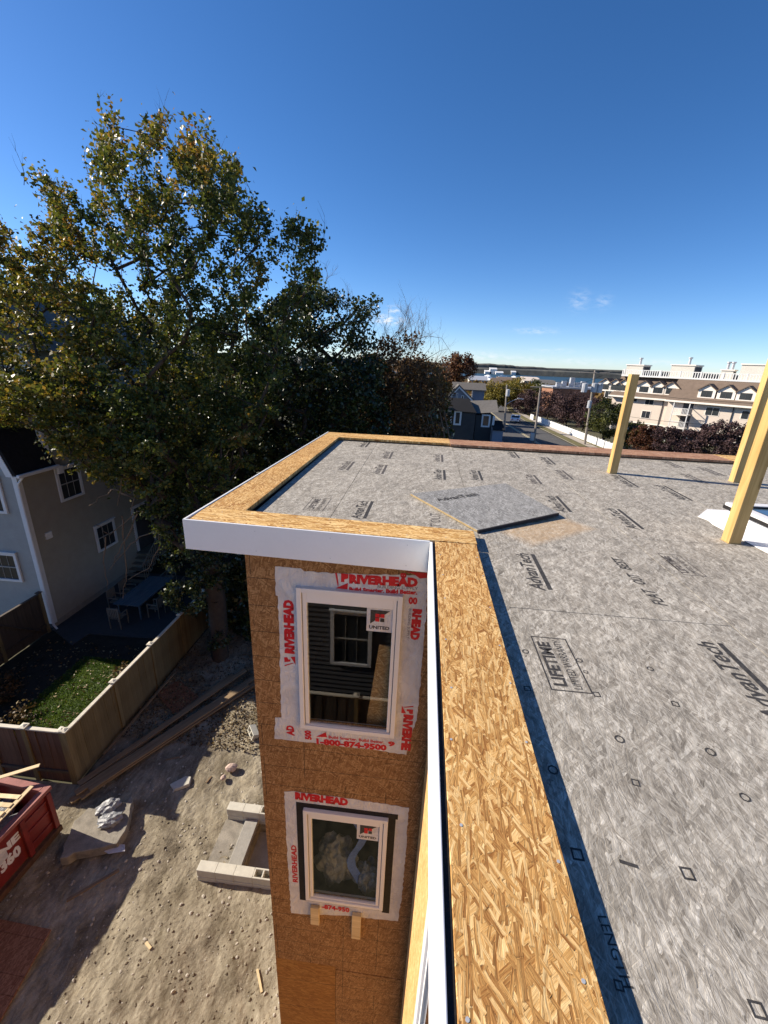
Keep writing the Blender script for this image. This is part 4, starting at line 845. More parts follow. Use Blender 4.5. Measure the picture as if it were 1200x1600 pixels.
def hwin(P, u, wd, hgt, name='window', grid=(2,3), parent=H, out=None):
    """P = lower left corner on the wall, u along wall; outward = u x z"""
    u = Vector(u).normalized(); n_ = Vector((u.y,-u.x,0)); P = Vector(P); t=.11
    Mx = frameM(P, u, (0,0,1))   # local x along, y up, z = u x up = outward
    b = MB(); b.box((0,0,-.02),(t,hgt,.045),Mx).box((wd-t,0,-.02),(wd,hgt,.045),Mx).box((t,0,-.02),(wd-t,t*.8,.05),Mx).box((t,hgt-t,-.02),(wd-t,hgt,.045),Mx)
    f = b.build(name, MT['trim'], parent); MB().box((-.03,hgt,.0),(wd+.03,hgt+.04,.09),Mx).build('window_head', MT['trim'], f)
    MB().box((t,t*.8,-.01),(wd-t,hgt-t,.0),Mx).build('pane', MT['glass_far'], f)
    s = MB(); m_=.006
    zz = (hgt)/2; s.box((t,zz-.018,.001),(wd-t,zz+.018,.03),Mx)
    for i in range(1,grid[0]+1): x = t+(wd-2*t)*i/(grid[0]+1); s.box((x-m_,t,.0015),(x+m_,zz-.026,.015),Mx).box((x-m_,zz+.026,.0015),(x+m_,hgt-t,.015),Mx)
    q = s.build('glazing_bars', MT['siding_grey'], f); q['kind']='stuff'
    return f
# outward normal for wall +X: u = -? (u x z) must be +X -> u = (0,1,0): (1,0,0)
hwin((XH+.07,14.50,4.80), (0,1,0), 1.18, 1.34); hwin((XH+.07,15.80,2.02), (0,1,0), 1.22, 1.22); hwin((XH+.07,14.66,7.55), (0,1,0), 1.1, 1.25); hwin((XH+.07,17.6,4.9), (0,1,0), 1.1, 1.3)
hwin((-15.85,YH-.07,2.06), (1,0,0), 1.12, 1.2); hwin((-15.7,YH-.07,4.84), (1,0,0), 1.12, 1.36)
MB().box((XH+.01,13.52,3.62),(XH+.085,13.78,3.88)).build('wall_vent', MT['trim'], H)
# back door with stairs
D_ = MB().box((XH,18.3,.95),(XH+.09,18.42,3.3)).box((XH,19.7,.95),(XH+.09,19.82,3.3)).box((XH,18.42,3.18),(XH+.09,19.7,3.3)).build('door_frame', MT['trim'], H)
MB().box((XH+.015,18.42,.95),(XH+.06,19.7,3.18)).build('door', MT['dark_grey'], H)
MB().box((XH+.02,18.2,.85),(XH+1.3,19.9,.93)).build('landing', MT['chair'], H)
for i in range(5): MB().box((XH+.15,18.15-.28*(i+1),.78-.17*i-.04),(XH+1.2,18.15-.28*i,.78-.17*i)).build('stair_tread', MT['chair'], H)
rl = MB(); rl.tube([(XH+1.25,18.1,1.8),(XH+1.25,16.8,.95)], .03, 4).build('handrail', MT['chair'], H)
for i in range(9):
    y = 18.1-i*.15; MB().box((XH+1.235,y-.015,.85-.17*i/1.86),(XH+1.265,y+.015,1.8-.098*i)).build('baluster', MT['chair'], H)
for i in range(11): y = 18.3+i*.15; MB().box((XH+1.235,y-.015,.93),(XH+1.265,y+.015,1.78)).build('baluster', MT['chair'], H)
MB().box((XH+1.22,18.15,1.78),(XH+1.28,19.9,1.84)).build('handrail', MT['chair'], H)
# patio, table, chairs
o = MB().prism([(-14.0,12.9,.05),(-12.5,12.1,.05),(-12.4,12.85,.05),(-8.4,13.0,.05),(-8.4,17.8,.05),(-14.0,17.8,.05)], (0,0,-.06)).build('patio', MT['patio']); o['kind']='structure'
T = thing('garden_table', 'long blue-grey slatted table on the shaded patio', 'table', (-11.5,15.1,.05), .0)
for i in range(9): MB().box((-.56+i*.125,-1.22,.70),(-.56+i*.125+.115,.0-.004,.73)).build('table_slat', MT['teal'], T); MB().box((-.56+i*.125,.004,.70),(-.56+i*.125+.115,1.22,.73)).build('table_slat', MT['teal'], T)
MB().box((-.5,-1.1,.62),(.5,1.1,.695)).build('table_frame', MT['teal'], T)
for sx_ in (-.48,.42):
    for sy_ in (-1.1,1.04): MB().box((sx_,sy_,0),(sx_+.06,sy_+.06,.62)).build('leg', MT['teal'], T)
def chair(x,y,rz,label,first=[None]):
    if first[0] is None:
        t = thing('garden_chair', label, 'chair', (x,y,.05), rz, 'folding chairs round the garden table')
        for i in range(5): MB().box((-.22,-.2+i*.085,.43),(.22,-.2+i*.085+.07,.45)).build('seat_slat', MT['chair'], t)
        for i in range(6): MB().box((-.20+i*.07,.235,.52),(-.20+i*.07+.045,.255,.88)).build('back_slat', MT['chair'], t)
        MB().box((-.23,.23,.88),(.23,.26,.95)).build('top_rail', MT['chair'], t)
        for sx_ in (-.24,.20): MB().box((sx_,.225,0),(sx_+.04,.26,.9)).build('leg', MT['chair'], t); MB().box((sx_,-.24,0),(sx_+.04,-.2,.62)).build('leg', MT['chair'], t); MB().box((sx_-.005,-.24,.62),(sx_+.045,.24,.65)).build('armrest', MT['chair'], t)
        first[0] = t; return t
    c = copy_tree(first[0]); c.location=(x,y,.05); c.rotation_euler=(0,0,rz); c['label']=label; return c
chair(-11.6,13.5,math.pi,'slatted chair at the near end of the garden table')
chair(-10.6,14.4,-math.pi/2,'first chair on the fence side of the garden table'); chair(-10.55,15.2,-math.pi/2-.1,'second chair on the fence side of the garden table'); chair(-10.5,15.9,-math.pi/2+.15,'third chair on the fence side, by the hanging ivy')
chair(-12.45,14.6,math.pi/2,'nearest chair between the table and the grey house wall'); chair(-12.5,15.4,math.pi/2+.1,'middle chair between the table and the grey house wall'); chair(-11.5,16.8,0,'chair at the far end of the table below the steps')
# ---------------------------------------------------------------- dumpster with broken pallets
dA = hz(100,1287,0); 
DU = thing('dumpster', 'red steel dumpster full of broken pallets by the fence corner', 'dumpster', (-7.66,6.02,0), math.radians(-94))
# local x runs along the long side toward the camera, local y across toward the fence side (left)
Ld, Wd_, Hd = 5.2, 2.2, 1.30
def dbox(a,b,name,mat,bev=.006): return MB().box(a,b).build(name, MT[mat], DU, bevel=bev)
dbox((0,-Wd_,.22),(Ld,0,.27),'floor','rust'); dbox((0,-.05,.27),(Ld,0,Hd),'side_wall','red_steel'); dbox((0,-Wd_,.27),(Ld,-Wd_+.05,Hd),'side_wall','red_steel'); dbox((0,-Wd_+.051,.27),(.05,-.051,Hd),'end_wall','red_steel'); dbox((Ld-.05,-Wd_+.051,.27),(Ld,-.051,Hd),'end_wall','red_steel')
dbox((-.05,-.10,Hd+.001),(Ld+.05,.05,Hd+.09),'rim','red_rim'); dbox((-.05,-Wd_-.05,Hd+.001),(Ld+.05,-Wd_+.10,Hd+.09),'rim','red_rim'); dbox((-.05,-Wd_+.101,Hd+.001),(.10,-.101,Hd+.09),'rim','red_rim'); 
for x in (.02,.62,1.9,3.1,4.3): dbox((x,.001,.27),(x+.10,.075,Hd),'side_rib','red_steel')
dbox((0,.002,.10),(Ld,.09,.25),'skid_rail','rust'); dbox((0,-Wd_-.09,.10),(Ld,-Wd_-.002,.25),'skid_rail','rust')
for z_ in (.45,.8,1.1): dbox((.125,.002,z_),(.615,.03,z_+.05),'side_rib','red_steel')
dbox((1.02,.0015,.78),(1.30,.006,1.0),'notice','paper',0)
def dtext2(t_, a, b_, hpx):
    A, Bq = hx(*a, -7.63), hx(*b_, -7.63); ci = (Matrix.Translation(DU.location) @ Matrix.Rotation(DU.rotation_euler.z,4,'Z')).inverted(); la, lb = ci@A, ci@Bq
    m_ = ((a[0]+b_[0])/2,(a[1]+b_[1])/2); H_ = (hx(m_[0]-hpx*.3, m_[1]-hpx*.95, -7.63)-hx(*m_, -7.63)).length
    lettering(t_, 1.0, frameM((la.x,.0035,(la.z+lb.z)/2),(-1,0,0),(0,0,1)), MT['vinyl'], DU, width=abs(la.x-lb.x), height=H_, bold=.06)
dtext2('ONE', (-14,1368), (37,1309), 11); dtext2('.1360', (-6,1384), (40,1333), 15)
def plank(x,y,z,L,rz,ry=0,rx=0,label='',w=.09,t=.02):
    c = DU.matrix_basis if False else Matrix.Translation(DU.location) @ Matrix.Rotation(DU.rotation_euler.z,4,'Z')
    Pw = c @ Vector((x,y,z)); o = MB().cbox((0,0,0),(L,w,t)).build('plank', MT['pallet'], bevel=.002); o.location = Pw; o.rotation_euler=(rx,ry,rz+DU.rotation_euler.z)
    return o
c_ = Matrix.Translation(DU.location) @ Matrix.Rotation(DU.rotation_euler.z,4,'Z')
def pallet(x,y,z,rz,rx,ry,label):
    p = c_ @ Vector((x,y,z)); t = thing('pallet', label, 'pallet', p); t.rotation_euler=(rx,ry,rz+DU.rotation_euler.z)
    for i in range(7): MB().box((-.6+i*.185,-.5,.06),(-.6+i*.185+.095,.5,.08)).build('slat', MT['pallet'], t)
    for y_ in (-.5,-.02,.46): MB().box((-.6,y_,-.02),(.6,y_+.04,.059)).build('stringer', MT['pallet'], t)
    return t
pallet(.95,-.72,1.42,.05,.10,-.05,'pale pallet lying on top at the near wall end of the dumpster'); pallet(2.25,-.75,1.38,-.1,-.12,.04,'second pallet in the dumpster, nearer the camera'); pallet(1.3,-1.6,1.30,.2,.2,.1,'pallet lying deeper on the far side of the dumpster'); pallet(3.5,-.9,1.35,.1,.05,.0,'third pallet at the near end of the dumpster')
o = plank(.15,-1.0,1.62,1.5,2.1,-.1); tag(o,'pale broken plank sticking up over the dumpster rim','plank')
o = plank(1.15,-.20,1.50,2.1,.05,.0); tag(o,'long plank lying along the dumpster wall','plank')
o = plank(.8,-.95,1.60,1.4,.6,.05); tag(o,'thin crossed lath on the top pallet','plank')
fl = link('debris', blob((2.3,.95,.35), 44, .4, 4), MT['plastic']); fl.location = c_ @ Vector((2.5,-1.1,.85)); fl.rotation_euler=(0,0,DU.rotation_euler.z); tag(fl,'heap of grey plastic and rubble filling the dumpster','rubbish')
# neighbour behind the camera, seen reflected in the windows
NH = H; H_save = H
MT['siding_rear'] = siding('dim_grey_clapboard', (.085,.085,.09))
H = wthing('rear_neighbour_house', 'grey clapboard house behind the viewer, mirrored in the window panes', 'house', (-4,-7,0))
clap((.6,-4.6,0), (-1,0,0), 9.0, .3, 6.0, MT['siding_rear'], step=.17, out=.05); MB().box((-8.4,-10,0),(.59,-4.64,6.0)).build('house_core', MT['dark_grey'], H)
MB().prism([(-8.7,-4.3,5.95),(-8.7,-7.3,8.0),(-8.7,-10.3,5.95)], (9.6,0,0)).build('roof', MT['roof_grey'], H)
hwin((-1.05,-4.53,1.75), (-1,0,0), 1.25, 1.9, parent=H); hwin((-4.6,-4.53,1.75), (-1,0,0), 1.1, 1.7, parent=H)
H = H_save
F3 = wthing('rear_fence', 'low dark fence with pale cap rail behind the viewer', 'fence', (-3,-3.3,0))
bmD = board_mesh(); bmD.materials.append(MT['fence_dark']); fence_run((.4,-3.3,0), (-6.4,-3.3,0), 4, bmD, 'fence_cap', F3)

# builders' scraps lying about the yard
scr = [(-3.1,3.4,.22,.03,'pale wood splinter lying on the lit dirt by the wing'),(-2.2,4.1,.34,.04,'short pale stick near the wing corner'),(-4.4,4.3,.16,.05,'small wood chip in the middle of the lit dirt'),(-4.9,7.6,.20,.04,'wood chip at the edge of the fence shadow'),(-3.4,7.9,.26,.05,'brown wood scrap above the block well'),(-6.1,8.1,.5,.04,'thin lath in the fence shadow'),(-6.9,8.9,.4,.05,'thin lath beside the plywood sheet'),(-1.9,3.3,.15,.05,'torn scrap beside the wing wall')]
for (x,y,L,w_,lb) in scr:
    o = MB().box((-L/2,-w_/2,0),(L/2,w_/2,.015)).build('wood_scrap', MT['pallet'] if y<5 else MT['lumber']); o.location=(x,y,dirt_h(x,y)+.01); o.rotation_euler=(0,.03,random.uniform(0,3)); tag(o, lb, 'scrap')
# ================================================================ trees
def in_poly(px, py, poly):
    c = False; n = len(poly); j = n-1
    for i in range(n):
        xi, yi = poly[i]; xj, yj = poly[j]
        if (yi > py) != (yj > py) and px < (xj-xi)*(py-yi)/(yj-yi)+xi: c = not c
        j = i
    return c
def skeleton(trunk, targets, seglen=.9, jit=.10, rnd=random):
    """grow limbs from the trunk nodes out to every target; returns nodes, parent, load"""
    N = [Vector(p) for p in trunk]; Pn = [-1]+list(range(len(trunk)-1)); arr = np.array([p[:] for p in N]); base = arr[0]
    tg = sorted(targets, key=lambda t: (Vector(t)-Vector(trunk[min(2,len(trunk)-1)])).length); ends = []
    for t in tg:
        t = Vector(t); d = arr-np.array(t[:]); L = np.sqrt((d**2).sum(1)); up = np.maximum(0, arr[:,2]-t.z+.2)   # limbs rise toward their tips
        cost = L+up*1.2; k = int(np.argmin(cost)); a = N[k]; n = max(1, int((t-a).length/seglen)); prev = k
        for i in range(1, n+1):
            p = a.lerp(t, i/n)+Vector((rnd.uniform(-jit,jit), rnd.uniform(-jit,jit), rnd.uniform(-jit,jit)-.05*math.sin(math.pi*i/n)))*(1 if i < n else 0)
            N.append(p); Pn.append(prev); prev = len(N)-1
        arr = np.array([p[:] for p in N]); ends.append(prev)
    load = [0.0]*len(N)
    for e in ends:
        k = e
        while k >= 0: load[k] += 1; k = Pn[k]
    return N, Pn, load
def limb_mesh(name, N, Pn, load, rtrunk, mat, parent, rmin=.012, ntrunk=0, power=.5):
    mx = max(load) or 1; V = []; Fc = []
    for i in range(1, len(N)):
        a, b = N[Pn[i]], N[i]; ra = max(rmin, rtrunk*(load[Pn[i]]/mx)**power); rb = max(rmin*.7, rtrunk*(load[i]/mx)**power)
        if Pn[i] < ntrunk and i >= ntrunk: ra = min(ra, rb*1.6)
        n = 8 if ra > .1 else (5 if ra > .03 else 3); d = (b-a)
        if d.length < 1e-6: continue
        d.normalize(); u = d.cross(Vector((.13,.2,1)));
        if u.length < .05: u = d.cross(Vector((0,1,0)))
        u.normalize(); w_ = d.cross(u); k0 = len(V)
        for (c, r) in ((a, ra), (b, rb)):
            for q in range(n):
                an = 2*math.pi*q/n; rr = r*(1+.12*math.sin(3*an+i)) if r > .1 else r; V.append(c+(u*math.cos(an)+w_*math.sin(an))*rr)
        for q in range(n): Fc.append((k0+q, k0+(q+1)%n, k0+n+(q+1)%n, k0+n+q))
    me = bpy.data.meshes.new(name); me.from_pydata(V, [], Fc); me.update()
    return link(name, me, mat, parent, smooth=True)
def leaves_at(cent, rad, per, size, mat, name, parent, aspect=.72, up=.8, squash=.75, core=None, stretch=1.0):
    cent = np.array([c[:] for c in cent]); n = len(cent)*per; idx = np.repeat(np.arange(len(cent)), per)
    r_ = (rad if np.isscalar(rad) else np.array(rad)[idx][:,None]); off = RNG.normal(size=(n,3)); off /= np.linalg.norm(off,axis=1)[:,None]; off *= (RNG.random(n)**.55)[:,None]*r_; off[:,2] *= squash
    if core is not None:      # sprays: clumps drawn out along the direction their twig grows
        dr_ = cent-np.array(core); dr_ /= np.linalg.norm(dr_,axis=1)[:,None]; dr_ += RNG.normal(size=dr_.shape)*.25; off = off*.72+dr_[idx]*(RNG.normal(size=(n,1))*.42*stretch)*r_
    P_ = cent[idx]+off
    return scatter_quads(n, lambda m_: P_, size, mat, name, None, None, up=up, aspect=aspect, kind=None, parent=parent)
def poly_targets(poly, n, y0, y1, zmin=1.0, bias=None):
    xs_ = [p[0] for p in poly]; ys_ = [p[1] for p in poly]; out = []; tries = 0
    while len(out) < n and tries < n*60:
        tries += 1; px, py = random.uniform(min(xs_),max(xs_)), random.uniform(min(ys_),max(ys_))
        if not in_poly(px,py,poly): continue
        if bias and random.random() > bias(px,py): continue
        p = hy(px, py, random.uniform(y0,y1))
        if p.z < zmin: continue
        out.append(p)
    return out
def twigs(b, p, d, L, r, depth, rnd):
    n = 5; pts = [p]; rad = [r]; cur = Vector(p); dd = Vector(d).normalized()
    for i in range(n):
        dd = (dd+Vector((rnd.uniform(-.22,.22),rnd.uniform(-.2,.2),rnd.uniform(-.14,.20)))).normalized(); cur = cur+dd*L/n; pts.append(cur.copy()); rad.append(r*(1-.75*(i+1)/n))
    b.tube(pts, rad, 3, cap=False)
    if depth > 0:
        for i in range(1, n+1):
            if rnd.random() < .85:
                q = (dd+Vector((rnd.uniform(-.9,.9),rnd.uniform(-.6,.6),rnd.uniform(-.3,.7)))).normalized(); twigs(b, pts[i], q, L*rnd.uniform(.4,.7), r*.5, depth-1, rnd)
# --- the big maple
MP = wthing('maple_tree', 'big maple with green and yellowing leaves rising over the garden fence', 'tree', (-6.75,12.2,0))
polyM = [(-60,345),(0,348),(30,372),(60,362),(75,340),(62,292),(38,268),(70,266),(105,288),(130,325),(150,318),(142,290),(140,262),(160,250),(150,225),(172,205),(163,172),(176,166),(192,200),(215,225),(228,195),(255,188),(262,225),(285,235),(290,205),(318,202),(322,215),(308,245),(350,252),(380,262),(385,300),(400,332),(440,345),(488,350),(506,376),(492,420),(505,450),(470,470),(440,560),(430,640),(390,720),(330,790),(300,860),(255,850),(232,800),(215,765),(160,750),(118,722),(88,700),(60,655),(20,665),(-60,670)]
holes_ = [(185,430,38,40,.05),(440,440,34,60,.25),(350,420,40,40,.5),(60,520,60,40,.5),(215,500,22,30,.2),(300,300,30,22,.55),(120,420,24,18,.3),(400,520,50,40,.5),(250,250,18,20,.4)]
def gap(px,py):
    f = 1.0
    for (a,b,c,d,v) in holes_:
        if ((px-a)/c)**2+((py-b)/d)**2 < 1: f = min(f, v)
    return f*(1.0 if noise.noise(Vector((px/19, py/19, 1.5))) > -.16 or py > 600 else .25)
tM = poly_targets(polyM, 1250, 10.4, 15.2, 3.2, gap)+poly_targets([(-30,590),(120,560),(240,620),(262,760),(215,768),(160,752),(118,722),(88,700),(60,655),(-30,662)], 130, 9.6, 11.2, 3.2)
def shades_lawn(p): g_ = p-sdir*(p.z/sdir.z); return -11.6 < g_.x < -8.9 and 7.9 < g_.y < 11.9
tM = [p for p in tM if not shades_lawn(p)]
trk = [Vector((-6.80,12.2,-.1)),Vector((-6.76,12.2,1.2)),Vector((-6.70,12.15,2.6)),Vector((-6.72,12.1,4.0)),Vector((-6.9,12.1,5.4)),Vector((-7.2,12.2,6.8)),Vector((-7.6,12.3,8.2)),Vector((-8.0,12.5,9.6))]
trk2 = [Vector((-6.6,12.2,5.0)),Vector((-6.1,12.4,6.6)),Vector((-5.7,12.6,8.2)),Vector((-5.3,12.8,9.6))]
N, Pn, load = skeleton(trk+trk2, tM)
Pn[len(trk)] = 4
load = [0.0]*len(N); kids = set(Pn); 
for e in range(len(N)):
    if e not in kids:
        k = e
        while k >= 0: load[k] += 1; k = Pn[k]
limb_mesh('trunk', N, Pn, load, .30, MT['bark'], MP, .008, len(trk)+len(trk2), .60)
tY = [p for p in tM if p.x < -8.6+1.2*noise.noise(p*.6) or p.z > 14.2+noise.noise(p*.5) or noise.noise(p*.45) > .33]; ys_ = set(id(p) for p in tY); tG = [p for p in tM if id(p) not in ys_]
leaves_at(tY, [random.uniform(.22,.46) for _ in tY], 82, (.06,.145), MT['leaf_maple'], 'crown', MP, core=(-7,12.3,8), stretch=1.0); leaves_at(tG, [random.uniform(.20,.44) for _ in tG], 74, (.06,.14), MT['leaf_maple_green'], 'crown', MP, core=(-7,12.3,8), stretch=1.0)
tw = MB(); rr = random.Random(3)
for px,py in [(172,168),(192,205),(255,190),(318,205),(45,268),(82,285),(140,320),(350,252),(380,262),(400,335),(470,345),(500,375),(10,350),(0,420),(430,420),(480,430),(285,215),(225,200),(150,240),(100,300)]: 
    twigs(tw, hy(px+rr.uniform(-12,12),py+rr.uniform(15,40),rr.uniform(11.5,13.5)), (rr.uniform(-.7,.7),0,1), rr.uniform(.4,.75), .009, 1, rr)
q = tw.build('bare_twigs', MT['bark'], MP); q['kind'] = 'stuff'
# ivy hanging on the trunk
iv = poly_targets([(262,800),(350,800),(352,870),(345,905),(322,935),(300,960),(268,950),(250,900),(268,850)], 60, 10.9, 12.0, 1.5)
iv += [Vector((-6.72+random.uniform(-.28,.28), 12.1+random.uniform(-.3,.2), random.uniform(.6,5.0))) for _ in range(34)]
leaves_at(iv, .26, 60, (.07,.13), MT['leaf_dark'], 'ivy', MP)
def vine(px, y, r=.012, mat='bark_pale'): return [hy(a,b,y)+Vector((random.uniform(-.04,.04),0,0)) for a,b in px]
vb = MB()
for v_ in ([(325,865),(268,795),(215,800),(170,835),(150,820)],[(215,800),(190,850),(170,890)],[(205,775),(175,765),(140,790)],[(240,790),(250,850),(230,890),(200,905)],[(190,805),(196,850),(198,900),(192,935)],[(165,840),(162,880),(165,920)],[(268,795),(240,830),(205,850),(180,880)],[(190,690),(192,740),(185,790)],[(222,710),(215,760),(205,800)]):
    P_ = vine(v_, 11.8); Q = []
    for a,b in zip(P_[:-1],P_[1:]):
        for i in range(4): Q.append(a.lerp(b,i/4)+Vector((random.uniform(-.05,.05),random.uniform(-.05,.05),random.uniform(-.05,.05))))
    Q.append(P_[-1]); vb.tube(Q, [.022*(1-i/len(Q))+.007 for i in range(len(Q))], 4)
q = vb.build('bare_vine', MT['bark_pale'], MP); q['kind']='stuff'
# --- dark ivy-grown tree behind
DK = wthing('ivy_tree', 'dark tree smothered in ivy between the maple and the bare twigs', 'tree', (-3.0,16.5,0))
polyD = [(330,500),(400,480),(450,450),(480,445),(505,455),(520,440),(530,480),(548,490),(560,470),(583,463),(584,484),(566,510),(572,540),(588,560),(600,590),(606,640),(600,700),(480,760),(420,780),(350,830),(300,830),(320,700)]
tD = poly_targets(polyD, 520, 14.5, 18.5, 1.5, lambda px,py: 1.0 if (noise.noise(Vector((px/18,py/18,4))) > -.15 or py > 560) else .2)
tk = [Vector((-3.0,16.5,-.1)),Vector((-3.0,16.5,2.5)),Vector((-2.9,16.5,5)),Vector((-2.7,16.5,7.5)),Vector((-2.6,16.4,9.5))]
N, Pn, load = skeleton(tk, tD); limb_mesh('trunk', N, Pn, load, .30, MT['bark'], DK, .012, len(tk), .45)
leaves_at(tD, .50, 95, (.09,.17), MT['leaf_dark'], 'crown', DK)
# --- bare twiggy tree with brown leaves at the right end of the thicket
BR = wthing('twiggy_tree', 'half bare tree with arching twigs and brown leaves just behind the rear parapet', 'tree', (-.6,18.5,0))
rr = random.Random(11); b = MB()
for (px,py,dx,dz,L) in [(600,600,-.35,1,2.6),(612,590,-.1,1,2.3),(625,580,.25,1,2.2),(635,590,.1,1,2.6),(645,585,.5,1,2.2),(655,600,.75,.9,2.2),(640,560,.3,1,1.7),(585,570,.5,1,2.4),(570,560,.7,.8,2.4),(560,520,.3,1,1.2),(525,500,.1,1,1.3),(545,500,-.1,1,1.2),(505,460,.1,1,1.0),(600,560,.9,.5,1.8),(610,620,.0,1,2.6),(650,640,.35,1,2.4),(672,640,.3,1,1.8),(560,600,.1,1,2.4),(630,540,.15,1,1.5),(650,548,.45,1,1.4)]:
    twigs(b, hy(px,py,17.8), (dx,0,dz), L*.68, .018, 3, rr)
arc = [(620,560),(650,530),(668,525),(690,528),(703,548),(706,560)]; b.tube([hy(x,y,17.8) for x,y in arc], [.012,.01,.009,.008,.006,.004], 3)
arc = [(640,590),(660,565),(688,548),(700,545)]; b.tube([hy(x,y,17.8) for x,y in arc], [.016,.012,.008,.004], 3)
for s_ in range(14): b.tube([Vector((-.9+.25*s_*.8,18.3+.1*(s_%3),0)), Vector((-.9+.3*s_*.8,18.1,4)), hy(565+s_*9, 570+14*(s_%4), 17.8)], [.07,.05,.025], 5)
q = b.build('limbs', MT['bark_pale'], BR)
polyB = [(555,560),(590,545),(600,530),(622,520),(650,528),(660,560),(690,580),(700,620),(698,690),(560,700),(540,640)]
tB = poly_targets(polyB, 230, 16.8, 19.5, .8); leaves_at(tB, .48, 60, (.09,.15), MT['leaf_brown'], 'crown', BR)
# --- undergrowth behind everything
def shrub(name, label, cat, polys, n, y0, y1, per, size, mat, rad=.5, zmin=.2):
    t = poly_targets(polys, n, y0, y1, zmin); c = sum(t, Vector((0,0,0)))/len(t); S = wthing(name, label, cat, (c.x,c.y,0))
    tk = [Vector((c.x,c.y,0)),Vector((c.x,c.y,1.0))]; N, Pn, load = skeleton(tk, t[::3]); limb_mesh('trunk', N, Pn, load, .12, MT['bark'], S, .01, 2)
    leaves_at(t, rad, per, size, mat, 'crown', S); return S
shrub('thicket', 'dark thicket of evergreen shrubs filling the ground behind the roof corner', 'shrub', [(285,560),(420,560),(600,600),(690,630),(690,705),(480,790),(300,900),(270,820)], 620, 20, 24, 70, (.16,.30), MT['leaf_dark'], .8)
shrub('garden_shrub', 'dark shrub at the far end of the garden beyond the patio table', 'shrub', [(220,700),(330,640),(340,840),(300,870),(250,830),(235,800)], 160, 19, 22, 60, (.14,.25), MT['leaf_dark'], .7)
shrub('bamboo_clump', 'grassy dark green clump beside the wing wall and the big trunk', 'shrub', [(352,880),(392,870),(400,1000),(392,1060),(362,1010),(352,950)], 90, 12.8, 14.6, 60, (.12,.24), MT['leaf_dark'], .35)
shrub('left_tree', 'dark tree standing behind the grey house roof at the left edge', 'tree', [(-60,420),(60,440),(200,470),(330,520),(330,640),(200,640),(60,600),(-60,560)], 260, 22.8, 26, 60, (.16,.3), MT['leaf_green'], .8)
def potted(name, label, px, py, z, mat, r, n=40):
    c = hz(px,py,z); S = wthing(name, label, 'plant', (c.x,c.y,0)); leaves_at([c+Vector((random.uniform(-r,r),random.uniform(-r,r),random.uniform(-r,r*.3))) for _ in range(n//3)], r*.6, 22, (.06,.12), MT[mat], 'foliage', S)
    b = MB().tube([Vector((c.x,c.y,0)), c], .02, 4).build('stem', MT['bark'], S)
potted('garden_bush', 'low reddish brown bush inside the garden at the left edge of the photo', 2, 1062, .4, 'leaf_brown', .35); potted('garden_bush', 'reddish bush just below the first one at the left edge', 0, 1085, .35, 'leaf_brown', .3)
potted('garden_bush', 'grey leaved bush behind the front garden fence', 18, 1118, .35, 'leaf_litter', .45, 60); potted('garden_bush', 'small brown bush against the fence above the lit grass', 195, 1045, .9, 'leaf_litter', .28)
# ================================================================ street and far view
def ribbon(pts, w0, w1, z, name, mat, kind='structure'):
    """flat strip following pts, from offset w0 to w1 (right of travel)"""
    P_ = [Vector((x,y,0)) for x,y in pts]; V=[]; Fc=[]
    for i,p in enumerate(P_):
        d = (P_[min(i+1,len(P_)-1)]-P_[max(i-1,0)]).normalized(); r_ = Vector((d.y,-d.x,0)); V += [p+r_*w0+Vector((0,0,z)), p+r_*w1+Vector((0,0,z))]
    for i in range(len(P_)-1): Fc.append((2*i,2*i+1,2*i+3,2*i+2))
    o = MB().add(V,Fc).build(name, MT[mat]); 
    if kind: o['kind']=kind
    return o
cl_ = [hz(840,697), hz(814.6,682.5), hz(792,671), hz(772.8,660.5)]
kr = [hz(880,688), hz(850,673), hz(818.8,657.7), hz(803,650.6)]
# centre line of the street: fit through photographed kerb
k0, k1 = kr[0], kr[2]; dr = (k1-k0).normalized(); 
RD = [(k0.x-dr.x*60, k0.y-dr.y*60), (k0.x,k0.y), (k1.x,k1.y), (k1.x+dr.x*20+1.0, k1.y+dr.y*20), (k1.x+dr.x*60+8, k1.y+dr.y*60)]
o = ribbon(RD, -10.5, 0, -.03, 'road', 'asphalt'); ribbon(RD, -5.3, -5.15, -.026, 'road_marking', 'paint_yellow'); ribbon(RD, -5.0, -4.85, -.026, 'road_marking', 'paint_yellow')
for (a,b,z,nm,mt) in ((0,.18,.10,'kerb','sidewalk'),(.18,1.6,.07,'verge','verge'),(1.6,3.0,.11,'pavement','sidewalk'),(3.0,4.6,.06,'verge','verge'),(-12.2,-10.5,.1,'pavement','sidewalk')): ribbon(RD, a, b, z, nm, mt)
def box_to(name, mat, a, b, parent=None): return MB().box(a,b).build(name, MT[mat], parent)
# white fence beyond the pavement
f0, f1 = hz(955,706), hz(828,655); FW = wthing('white_fence', 'low white panel fence running along the far pavement', 'fence', (f0.x,f0.y,0))
n_=34; d_ = (f1-f0)/n_; u_ = d_.normalized(); a_ = math.atan2(u_.y,u_.x)
for i in range(n_):
    if i in (30,31): continue
    p = f0+d_*i; Mx = Matrix.Translation(p) @ Matrix.Rotation(a_,4,'Z'); MB().box((.05,-.03,.12),(d_.length-.05,.03,1.15),Mx).build('fence_panel', MT['white_fence'], FW); MB().box((-.05,-.06,0),(.049,.06,1.28),Mx).build('fence_post', MT['white_fence'], FW)
